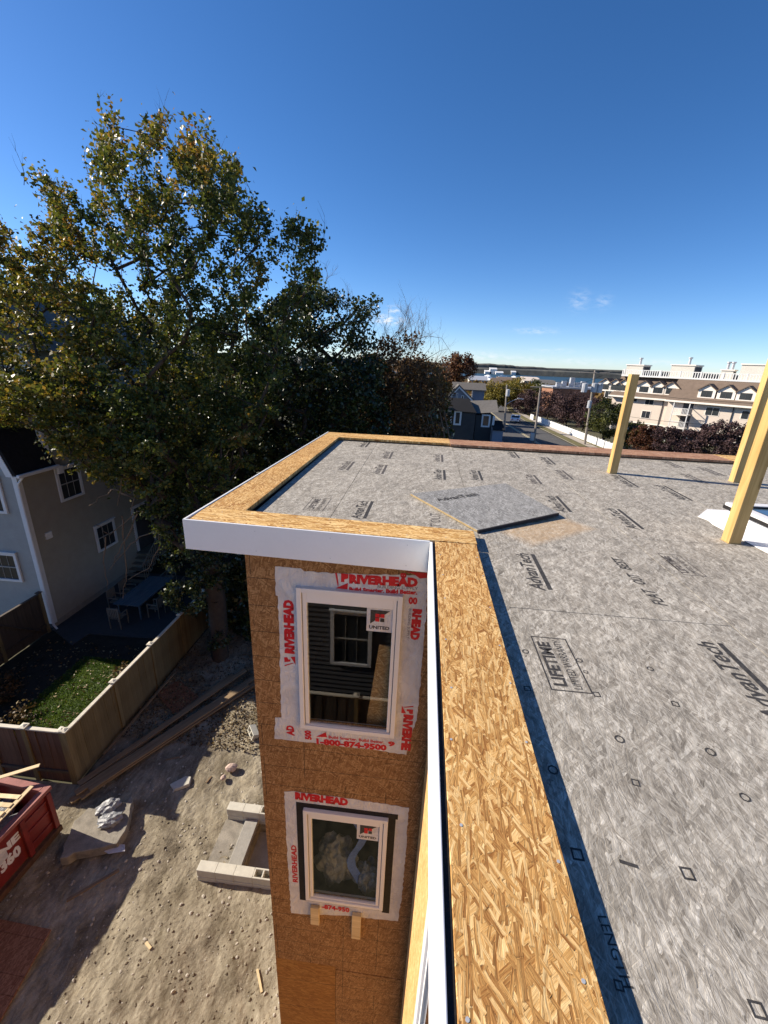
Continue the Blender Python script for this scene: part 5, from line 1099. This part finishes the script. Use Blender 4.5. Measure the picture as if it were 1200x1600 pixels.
# utility poles
def pole(name, label, top, base, Y, r=.14, arm=None, cans=(), box=None):
    b0 = hy(*base, Y); t0 = hy(*top, Y); g0 = Vector((b0.x,Y,0)); T_ = wthing(name, label, 'utility pole', (g0.x,g0.y,0))
    MB().tube([g0, Vector((t0.x,Y,t0.z))], [r*1.2, r*.8], 8).build('pole_shaft', MT['pole'], T_)
    if arm: 
        for (px0,py0,px1,py1) in arm: MB().tube([hy(px0,py0,Y-.15), hy(px1,py1,Y-.15)], .07, 4).build('crossarm', MT['pole'], T_)
    for (px,py,rr_,hh) in cans: c = hy(px,py,Y-.5); MB().tube([c-Vector((0,0,hh/2)), c+Vector((0,0,hh/2)), c+Vector((0,0,hh/2+.08))], [rr_,rr_,rr_*.4], 10).build('transformer', MT['grey_metal'], T_)
    if box: c = hy(*box, Y-.25); MB().cbox(c, (.55,.35,1.1)).build('meter_box', MT['grey_metal'], T_, bevel=.03)
    return T_
pa = pole('utility_pole', 'pole with one grey transformer and a curved street light arm beside the road', (792,601), (788,672), 77.5, .15, None, ((793.5,614,.33,1.1),))
arm = [hy(x,y,77.4) for x,y in ((791,632),(797,628),(806,624),(812,622.5))]; MB().tube(arm, .05, 5).build('lamp_arm', MT['grey_metal'], pa); MB().cbox(hy(813.5,623,77.4), (1.0,.3,.14), 0,0,.12).build('lamp_head', MT['grey_metal'], pa)
pole('utility_pole', 'thin pole with a wide plain crossarm and a white box near its foot', (844.5,605), (834,693), 65.4, .15, [(829,604.5,862,605.5)], (), (831.5,682.5))
pole('utility_pole', 'tall dark pole carrying a cluster of grey transformers before the apartment block', (930,578.5), (913,697), 66.2, .17, [(905,582,953,583)], ((913.5,606,.42,1.2),(928.5,606,.42,1.2),(937,606.5,.40,1.3),(921,632,.30,1.0)))
WL_ = {(844,605,65.4): 'between the plain crossarm pole and its neighbours', (832,605,65.4): 'from the left end of the plain crossarm', (862,605,65.4): 'from the right end of the plain crossarm', (930,600,66.2): 'from the transformer cans past the front of the apartment block', (925,640,66.2): 'low across the ground floor of the apartment block', (792,606,77.5): 'away from the street lamp pole to the left'}
for (a,b) in (((844,605,65.4),(930,600,66.2)),((844,605,65.4),(792,603,77.5)),((832,605,65.4),(906,583,66.2)),((862,605,65.4),(950,583,66.2)),((930,600,66.2),(1210,632,40)),((925,640,66.2),(1210,668,40)),((792,606,77.5),(760,598,120))):
    A, Bq = hy(*a), hy(*b); pts = [A.lerp(Bq,i/10)-Vector((0,0,math.sin(math.pi*i/10)*.5)) for i in range(11)]
    o = MB().tube(pts, .022, 3).build('overhead_wire', MT['rubber']); tag(o, ('thin black overhead wire strung '+WL_[a]) if b[0] != 930 else 'thin black overhead wire strung from the plain crossarm pole to the transformer pole', 'wire', 'overhead wires')
# car on the street
def car(loc, rz):
    t = thing('parked_car', 'white car standing on the street between the poles', 'car', loc, rz)
    prof = [(-2.2,.35),(-2.25,.75),(-2.05,.95),(-1.5,1.02),(-.95,1.42),(.35,1.46),(1.05,1.0),(1.9,.88),(2.25,.7),(2.25,.35)]
    MB().prism([(x,-.88,z) for x,z in prof], (0,1.76,0)).build('body', MT['car_paint'], t, bevel=.08, seg=3, smooth=False)
    for s_ in (-1,1):
        MB().prism([(-1.35,s_*.885,1.03),(-.9,s_*.885,1.36),(.3,s_*.885,1.39),(.85,s_*.885,1.03)], (0,s_*.008,0)).build('side_window', MT['glass_far'], t)
        for x in (-1.4,1.4): MB().tube([(x,s_*.70,.33),(x,s_*.90,.33)], .33, 14).build('wheel', MT['rubber'], t)
    MB().prism([(.42,-.7,1.44),(1.08,-.74,1.03),(1.08,.74,1.03),(.42,.7,1.44)], (.03,0,.02)).build('windscreen', MT['glass_far'], t)
    MB().prism([(-1.02,-.7,1.40),(-1.52,-.74,1.05),(-1.52,.74,1.05),(-1.02,.7,1.40)], (-.03,0,.02)).build('rear_window', MT['glass_far'], t)
    for s_ in (-1,1): MB().box((-2.27,s_*.55-.15,.68),(-2.2,s_*.55+.15,.82)).build('tail_light', MT['print_red'], t)
c = hz(805,659); car((c.x,c.y,-.03), math.atan2(dr.y,dr.x)-.3)
# houses beyond the thicket
H2 = wthing('dark_house', 'small dark shingled house with grey hip roof and white window frames beside the street', 'house', (7,66,0))
def fx(px, py, Y): return hy(px,py,Y)
a, b = fx(744,650,63), fx(773,650,63); e = b.z
MB().box((a.x,63,0),(b.x,71,e)).build('wall', MT['house_dark'], H2)
r0,r1,r2,r3 = fx(742.5,646,62.6), fx(779,644,62.6), fx(776,625,67), fx(734,626,67); MB().add([r0,r1,r2,r3,Vector((r1.x,72,r1.z)),Vector((r0.x-1.5,72,r0.z))],[(0,1,2,3),(1,4,2),(2,4,5,3),(3,5,0),(0,5,4,1)]).build('roof', MT['roof_grey'], H2)
a2, b2 = fx(697,645,62), fx(743.6,645,62); MB().box((a2.x,62,0),(b2.x,71.5,b2.z)).build('wall', MT['house_dark'], H2)
q0,q1,q2,q3 = fx(697,641,61.6), fx(745,645,61.6), fx(733,623,65.5), fx(702,621,65.5); MB().add([q0,q1,q2,q3,Vector((q1.x,70,q1.z)),Vector((q0.x,70,q0.z))],[(0,1,2,3),(1,4,2),(2,4,5,3),(3,5,0),(0,5,4,1)]).build('roof', MT['roof_black'], H2)
MB().box((b.x-.25,62.9,0),(b.x+.05,63.05,e)).build('corner_board', MT['trim'], H2)
def fwin(px0,py0,px1,py1,Y,parent,fr='trim',t=.16):
    A, Bq = fx(px0,py1,Y), fx(px1,py0,Y); b_ = MB().box((A.x,Y-.08,A.z),(A.x+t,Y,Bq.z)).box((Bq.x-t,Y-.08,A.z),(Bq.x,Y,Bq.z)).box((A.x+t,Y-.08,A.z),(Bq.x-t,Y,A.z+t)).box((A.x+t,Y-.08,Bq.z-t),(Bq.x-t,Y,Bq.z)); f = b_.build('window', MT[fr], parent); MB().box((A.x+t,Y-.03,A.z+t),(Bq.x-t,Y-.01,Bq.z-t)).build('pane', MT['glass_far'], f); return f
fwin(751,648,767,667,62.95,H2,'trim',.22); fwin(697,641,707,663,61.95,H2,'trim',.2); fwin(708,642,722,664,61.95,H2,'trim',.25); 
wb = wthing('white_shed', 'small white lean-to with dark roof at the street end of the dark house', 'shed', (12,63,0)); A,Bq = fx(768,690,61.5), fx(786.5,673,61.5); MB().box((A.x,61.5,0),(Bq.x,64.5,Bq.z)).build('wall', MT['blue_grey'], wb); MB().prism([(A.x,61.3,Bq.z),(Bq.x+.2,61.3,Bq.z),(Bq.x+.2,64.8,Bq.z+.9),(A.x,64.8,Bq.z+.9)], (0,0,.1)).build('roof', MT['roof_black'], wb)
H3 = wthing('blue_grey_house', 'blue grey gabled house showing above the dark house roof', 'house', (8,80,0)); Y=80
g0,g1,g2 = fx(696,628,Y), fx(741,628,Y), fx(717.5,604,Y); MB().prism([Vector((g0.x,Y,0)),Vector((g1.x,Y,0)),g1,g2,g0], (0,4,0)).build('wall', MT['blue_grey'], H3)
for s_,(p,q) in enumerate(((g2,g1),(g2,g0))):
    d = (q-p).normalized(); MB().prism([p+Vector((0,-.4,.05)), q+d*.5+Vector((0,-.4,.05)), q+d*.5+Vector((0,-.4,.32)), p+Vector((0,-.4,.32))], (0,4.6,0)).build('roof', MT['roof_grey'], H3)
    MB().prism([p+Vector((0,-.45,-.25)), q+d*.5+Vector((0,-.45,-.25)), q+d*.5+Vector((0,-.45,.04)), p+Vector((0,-.45,.04))], (0,.04,0)).build('rake_board', MT['trim'], H3)
fwin(712,614,716,624,Y-.05,H3,'trim',.1); fwin(703,617,707,624,Y-.05,H3,'trim',.1); fwin(720,618,725,625,Y-.05,H3,'trim',.1)
A,Bq = fx(738,625,85), fx(757,611,85); MB().box((A.x,85,0),(Bq.x,87,Bq.z)).build('wing_wall', MT['blue_grey'], H3); MB().prism([(A.x-4,84.5,Bq.z),(Bq.x+.3,84.5,Bq.z),(Bq.x+.3,87.2,Bq.z+1.2),(A.x-4,87.2,Bq.z+1.2)], (0,0,.15)).build('roof', MT['roof_grey'], H3)
H4 = wthing('brown_roof_house', 'distant low house with a brown roof left of the yellow green trees', 'house', (25,150,0)); A,Bq = fx(758,602,150), fx(792,592,150); MB().box((A.x,150,0),(Bq.x,160,A.z)).build('wall', MT['house_dark'], H4); MB().prism([(A.x,149,A.z),(Bq.x,149,A.z),(Bq.x-2,154,Bq.z),(A.x+2.5,154,Bq.z)], (0,.5,.1)).build('roof', MT['roof_brown'], H4)
H5 = wthing('brick_shop', 'low orange brick building with white vents on its flat roof behind the purple bushes', 'building', (34,105,0)); A,Bq = fx(862,620,108), fx(897,608,108); MB().box((A.x,108,0),(Bq.x+5,118,Bq.z)).build('wall', MT['brick_far'], H5); MB().box((A.x-.2,107.8,Bq.z),(Bq.x+8,118.2,Bq.z+.35)).build('roof_edge', MT['grey_metal'], H5)
for px,hh in ((872,.9),(881,1.3),(893,2.2),(902,1.2),(911,1.4)): p = fx(px,607,110); MB().box((p.x-.5,110,Bq.z+.36),(p.x+.5,111,Bq.z+.36+hh)).build('roof_vent', MT['grey_metal'], H5)

# ---------------------------------------------------------------- apartment block
AP = wthing('apartment_block', 'cream three storey apartment block with brown mansard roof, white dormers and rooftop railing', 'building', (45,75,0))
P0 = Vector((49.55,67.68,0)); U = Vector((-.70,.714,0)).normalized(); Nn = Vector((-.714,-.70,0)).normalized()
MF = Matrix(((U.x,-Nn.x,0,P0.x),(U.y,-Nn.y,0,P0.y),(0,0,1,0),(0,0,0,1)))      # local: x along facade to the left, y depth, z up
def fbox(a,b,name,mat,parent=None,bev=0): return MB().box(a,b,MF).build(name, MT[mat], parent or AP, bevel=bev)
def sp(px,py,dep): q = hpl(px,py, P0-Nn*dep, Nn); return (q-P0).dot(U), q.z
sStep = sp(1045,626,0)[0]; sL = 22.5
# right block (front), left block set back
SB = 1.2
fbox((-22,0,2.3),(sStep,14,6.6),'wall','cream'); fbox((sStep+.01,SB,2.3),(sL,14,6.6),'wall','cream')
fbox((-22,2.5,0),(sL,13,2.29),'ground_floor','dark_grey')
for s_ in np.arange(-20,sL,3.2): fbox((s_,.05 if s_<sStep else SB+.05,0),(s_+.3,.35 if s_<sStep else SB+.35,2.29),'column','cream_trim')
fbox((-22,-.05,2.1),(sStep,.04,2.3),'band','cream_trim'); fbox((sStep+.01,SB-.05,2.1),(sL,SB+.04,2.3),'band','cream_trim')
def mansard(s0,s1,d0):
    b = MB(); prof = [(d0-.75,6.45),(d0+3.0,9.9),(d0+9.5,9.9),(d0+13.2,6.45)]
    b.prism([MF@Vector((s0,y,z)) for y,z in prof], U*(s1-s0)); b.build('roof', MT['roof_brown'], AP)
    fbox((s0,d0-.9,6.35),(s1,d0-.76,6.62),'gutter','cream_trim')
mansard(-22,sStep+.3,0); mansard(sStep+.31,sL+.4,SB)
fbox((-22,3.1,9.9),(sL,9.4,9.98),'roof_terrace','pent')
def dormer(px, py, d0):
    s_, z_ = sp(px,py,d0+.4); w_=1.15; zb, zt = 7.15, 8.75; y=d0+.15
    b = MB(); b.prism([MF@Vector((s_-w_,y,zb)),MF@Vector((s_+w_,y,zb)),MF@Vector((s_+w_,y,zt-.25)),MF@Vector((s_,y,zt+.55)),MF@Vector((s_-w_,y,zt-.25))], (MF.to_3x3()@Vector((0,1,0)))*2.2); f = b.build('dormer', MT['cream_trim'], AP)
    for sg in (-1,1):
        b = MB(); ov=.18; b.prism([MF@Vector((s_+sg*(w_+ov),y-.25,zt-.38)),MF@Vector((s_,y-.25,zt+.58)),MF@Vector((s_,y-.25,zt+.72)),MF@Vector((s_+sg*(w_+ov),y-.25,zt-.24))], (MF.to_3x3()@Vector((0,1,0)))*2.8); b.build('dormer_roof', MT['roof_brown'], f)
        MB().box((s_+sg*w_,y+.02,zb),(s_+sg*(w_+.02),y+2.1,zt-.25),MF).build('dormer_cheek', MT['roof_brown'], f)
    MB().box((s_-.72,y-.03,zb+.3),(s_+.72,y-.01,zt-.35),MF).build('pane', MT['glass_far'], f); MB().box((s_-.03,y-.05,zb+.3),(s_+.03,y-.031,zt-.35),MF).build('glazing_bar', MT['dark_grey'], f)
for i,(px,py) in enumerate([(1167,616),(1137,611),(1106.5,609)]): dormer(px,py,0)
for px,py in [(1050,606),(1030,604.5),(1008,603),(976,600),(963.5,598),(947.5,597)]: dormer(px,py,SB)
for s_ in (-3.2,-6.4,-9.6): 
    q = MF@Vector((s_,0,8)); dx_ = q
    dormer(600+659*((R.T@(np.array(q)-C0))[0]/(R.T@(np.array(q)-C0))[2]), 800+659*((R.T@(np.array(q)-C0))[1]/(R.T@(np.array(q)-C0))[2]), 0)
def awin(px,py,d0,w_=1.5,h_=1.35):
    s_, z_ = sp(px,py,d0); f = fbox((s_-w_/2,d0-.04,z_-h_/2),(s_+w_/2,d0-.002,z_+h_/2),'window','cream_trim'); MB().box((s_-w_/2+.1,d0-.06,z_-h_/2+.1),(s_-.03,d0-.041,z_+h_/2-.1),MF).build('pane', MT['glass_far'], f); MB().box((s_+.03,d0-.06,z_-h_/2+.1),(s_+w_/2-.1,d0-.041,z_+h_/2-.1),MF).build('pane', MT['glass_far'], f)
for px,py in [(1113,643),(1106,668.7),(1170,649),(1161,675)]: awin(px,py,0,1.9)
for px,py in [(1015,627),(1009,647.7),(951,616),(990,622)]: awin(px,py,SB)
for s_ in (-5,-9,-13): 
    for z_ in (3.4,5.6): f = fbox((s_-.9,-.04,z_-.7),(s_+.9,-.002,z_+.7),'window','cream_trim'); MB().box((s_-.8,-.06,z_-.6),(s_+.8,-.041,z_+.6),MF).build('pane', MT['glass_far'], f)
for (px,py,d0) in ((1143,650,0),(1034,640,SB)): s_,z_ = sp(px,py,d0); MB().tube([MF@Vector((s_,d0-.1,0)),MF@Vector((s_,d0-.1,6.4))], .07, 5).build('downspout', MT['dark_grey'], AP)
# balconies; a flat dark sheet paints the shade of the recess behind them
sb0 = sp(1078,655,0)[0]; sb1 = sp(1052,655,0)[0]
fbox((sb0,-.01,2.4),(sb1-.9 if sb1>sb0 else sb1,.0-.005,6.35),'recess_shade_sheet','dark_grey')
for z_ in (2.3,4.4):
    fbox((sb0,-1.7,z_),(sb1,-.02,z_+.14),'balcony_floor','cream_trim'); 
    bq = fbox((sb0,-1.7,z_+1.05),(sb1,-1.63,z_+1.13),'balcony_rail','white_fence')
    for s_ in np.arange(sb0,sb1,.2): MB().box((s_,-1.68,z_+.15),(s_+.06,-1.65,z_+1.05),MF).build('baluster', MT['white_fence'], bq)
    fbox((sb0,-1.62,z_+1.05),(sb0+.07,-.02,z_+1.13),'balcony_rail','white_fence')
fbox((sb1-.12,-1.7,0),(sb1,-1.55,6.3),'balcony_post','white_fence'); fbox((sb0,-1.7,0),(sb0+.12,-1.55,6.3),'balcony_post','white_fence')
# rooftop railing
rl = fbox((-22,3.0,11.0),(sL,3.1,11.12),'roof_rail','white_fence'); fbox((-22,2.95,9.95),(sL,3.15,10.2),'roof_rail_base','white_fence')
i=0
for s_ in np.arange(-14,sL,.36): MB().box((s_,3.02,10.2),(s_+.13,3.08,11.0),MF).build('baluster', MT['white_fence'], rl)
for s_ in np.arange(-14,sL,3.0): MB().box((s_,2.96,10.2),(s_+.22,3.14,11.2),MF).build('rail_post', MT['white_fence'], rl)
for (px0,px1,pt,dep,dd) in ((980,1006,569.5,5.5,3.5),(1050,1087,569.5,5.5,4.0),(1128,1147,577.5,5.5,1.8),(1160,1225,568.6,5.5,5)):
    s1,z1 = sp(px0,pt,dep); s0,_ = sp(px1,pt,dep); f = fbox((s0,dep,9.99),(s1,dep+dd,z1-.12),'roof_house','pent'); MB().box((s0-.15,dep-.15,z1-.12),(s1+.15,dep+dd+.15,z1+.05),MF).build('roof_edge', MT['cream_trim'], f)
    MB().box((s0-.02,dep+.3,10.2),(s0-.001,dep+dd-.4,z1-.3),MF).build('end_wall_shade', MT['dark_grey'], f)  # dark sheet paints the shade on the right end wall
    for k in ((.35,) if px0 != 1128 else (.3,.7)): q = MF@Vector((s0+(s1-s0)*k,dep+1,z1)); MB().tube([q,q+Vector((0,0,1.0)),q+Vector((0,0,1.05)),q+Vector((0,0,1.25))],[.2,.2,.34,.34],8).build('chimney_pipe', MT['grey_metal'], f)

# ---------------------------------------------------------------- distant trees and shrubs
def ftree(name, label, px, pt, pb, wpx, Y, mat, n=40, per=70, size=(.25,.5), cat='tree', dY=3, trunk=True):
    c = hy(px, (pt+pb)/2, Y); hw = wpx/2*Y/659*1.05; top = hy(px,pt,Y).z; bot = max(.3, hy(px,pb,Y).z); T_ = wthing(name, label, cat, (c.x,Y,0)); cen=[]
    while len(cen) < n:
        a,b_,e_ = random.uniform(-1,1), random.uniform(-1,1), random.uniform(-1,1)
        if a*a+b_*b_+e_*e_*.9 > 1.05: continue
        cen.append(Vector((c.x+a*hw*.88, Y+b_*dY, (top+bot)/2+e_*(top-bot)/2*.9)))
    tk = [Vector((c.x,Y,-.1)), Vector((c.x,Y,max(.5,bot*.7))), Vector((c.x,Y,(top+bot)/2))]
    N, Pn, load = skeleton(tk, cen, 1.5, .15); limb_mesh('trunk', N, Pn, load, max(.1,.02*top), MT['bark'], T_, .03, 3)
    leaves_at(cen, max(.6,hw*.30), per, size, MT[mat], 'crown', T_); return T_
ftree('red_tree', 'dark red autumn tree standing tallest over the small houses', 716, 548, 606, 52, 92, 'leaf_red', 60, 90)
ftree('orange_tree', 'orange brown autumn tree left of the red tree', 676, 562, 650, 62, 80, 'leaf_orange', 60, 90)
ftree('rusty_tree', 'rust brown tree behind the bare twigs', 636, 552, 660, 66, 60, 'leaf_brown', 60, 90, (.2,.4))
ftree('rusty_tree', 'brown tree farther left behind the bare twigs', 590, 552, 680, 60, 50, 'leaf_brown', 60, 90, (.2,.4))
ftree('dark_evergreen', 'dark evergreen just left of the dark house', 686, 612, 695, 34, 56, 'leaf_dark', 40, 90, (.2,.4))
ftree('yellow_tree', 'yellow green tree beside the street, nearest the pole with the lamp', 772, 595, 648, 46, 112, 'leaf_yellow', 50, 90)
ftree('yellow_tree', 'yellow green tree right of the nearer yellow one', 806, 588, 646, 52, 120, 'leaf_yellow', 50, 90)
ftree('green_yellow_tree', 'greenish tree at the right end of the yellow green row', 840, 592, 628, 36, 135, 'leaf_green', 40, 80)
for k_,(px,pt,pb,wd,Y,lb) in enumerate([(822,609,655,44,108,'purple brown bush at the far end of the white fence'),(858,607,668,46,98,'second purple brown bush behind the white fence'),(888,611,678,50,90,'third purple brown bush behind the white fence'),(914,618,690,42,84,'purple brown bush behind the transformer pole')]): ftree('purple_bush', lb, px,pt,pb,wd,Y,'leaf_purple',50,110,(.18,.35),'bush')
ftree('yellow_tree', 'small yellow tree at the far bend of the street', 790, 606, 648, 34, 118, 'leaf_yellow', 36, 90)
ftree('bare_tree', 'grey bare tree standing against the water', 880, 588, 622, 26, 150, 'leaf_purple', 24, 18, (.2,.4))
ftree('round_green_tree', 'round green tree in front of the left end of the apartment block', 948, 622, 690, 52, 66, 'leaf_green', 60, 110, (.16,.32))
ftree('round_green_tree', 'small green tree tucked beside the middle deck post', 985, 655, 705, 24, 64, 'leaf_green', 24, 80, (.16,.32))
for k_,(px,pt,pb,wd,Y,mt,lb) in enumerate([(1010,666,716,50,61,'leaf_red','reddish shrub just right of the middle deck post'),(1045,664,718,50,59,'leaf_purple','purple shrub left of the balcony stack'),(1085,668,722,52,57,'leaf_purple','purple shrub under the balconies'),(1120,655,725,50,55,'leaf_purple','tall purple shrub right of the balconies'),(1155,658,728,50,54,'leaf_purple','purple shrub behind the far right posts'),(1195,660,735,50,53,'leaf_purple','purple shrub at the right edge of the photo')]): ftree('purple_shrub', lb, px,pt,pb,wd,Y,mt,44,110,(.14,.30),'shrub',1.8)
# ---------------------------------------------------------------- far shore
def shore(name, x0, x1, y, zt, seed, mat, base=-2.2, step=12, dep=120, label=None):
    V=[]; Fc=[]; n=int((x1-x0)/step)
    for i in range(n+1):
        x = x0+(x1-x0)*i/n; e = min(1,(i+1)/6,(n-i+1)/6); h = base+(zt-base)*e*(.72+.22*noise.noise(Vector((x*.0022,seed,0)))+.10*noise.noise(Vector((x*.015,seed,3)))+.07*noise.noise(Vector((x*.06,seed,7))))
        V += [(x,y,base),(x,y+8,h*.75),(x,y+30,h),(x,y+dep,h*.98)]
    for i in range(n):
        for j in range(3): Fc.append((4*i+j,4*i+4+j,4*i+5+j,4*i+1+j))
    o = MB().add(V,Fc).build(name, MT[mat]); o['kind']='structure'; return o
shore('far_shore', -3000, 5200, 2100, 30, 1.0, 'hill', dep=900); shore('mid_shore', -600, 560, 900, 12, 5.0, 'hill', step=8, dep=200); shore('near_spit', -260, 60, 420, 2.0, 9.0, 'hill', step=5, dep=40)
scatter_quads(26000, lambda n: np.c_[RNG.uniform(-260,300,n), RNG.uniform(130,255,n), RNG.uniform(.2,4.0,n)], (1.2,2.6), MT['leaf_orange'], 'distant_treetops', 'low autumn treetops stretching toward the bay', 'trees', up=.5, aspect=.8)
for k_,(px,py,Y,w_,h_,mt,lb) in enumerate([(748,588,230,9,4,'grey_metal','long grey boatyard roof behind the red tree'),(800,590,260,14,3.5,'roof_brown','low brown roofed shed at the bay edge'),(832,592,240,8,4.5,'cream','small cream building among trees near the bay'),(905,600,200,12,3.5,'dark_grey','dark flat roofed building left of the apartment block'),(858,600,210,7,4,'roof_grey','small grey roofed house among the treetops')]):
    x = hy(px,py,Y).x; o = thing('shore_building', lb, 'building', (x,Y,0)); MB().box((-w_/2,0,0),(w_/2,10,h_)).build('wall', MT['pent'], o); MB().prism([(-w_/2-.4,-.4,h_),(w_/2+.4,-.4,h_),(w_/2+.4,5,h_+1.6),(-w_/2-.4,5,h_+1.6)], (0,5.4,.25)).build('roof', MT[mt], o)
random.seed(5)
for i in range(10):
    Y = random.choice([330,380,440,520,640,700]); px = random.choice([random.uniform(745,812), random.uniform(840,925)]) ; c = hz(px, 590, 0); x = hy(px,585,Y).x
    L = random.uniform(5,12); o = thing('moored_boat', 'small white boat moored far out in the bay', 'boat', (x,Y,-2), random.uniform(0,3), 'moored boats in the bay')
    MB().prism([(-L/2,-1.2,.1),(L*.3,-1.3,.1),(L/2,0,.2),(L*.3,1.3,.1),(-L/2,1.2,.1)], (0,0,1.1)).build('hull', MT['car_paint'], o); MB().box((-L*.25,-.9,1.21),(L*.15,.9,2.1)).build('cabin', MT['car_paint'], o)
for (px,w_,h_,Y,lb) in ((771,13,9,880,'tall white marina shed on the far side of the bay'),(763,12,4,880,'low white shed left of the tall marina shed'),(803,9,5,900,'white storage dome on the far shore'),(781,14,3,870,'long low white shed at the water')):
    x = hy(px,580,Y).x; o = thing('marina_shed', lb, 'shed', (x,Y,-2)); MB().box((-w_/2,0,0),(w_/2,12,h_)).build('wall', MT['white_fence'], o); MB().prism([(-w_/2-.5,-.5,h_),(w_/2+.5,-.5,h_),(w_/2+.5,6,h_+2.5),(-w_/2-.5,6,h_+2.5)], (0,6.5,.3)).build('roof', MT['white_fence'], o)
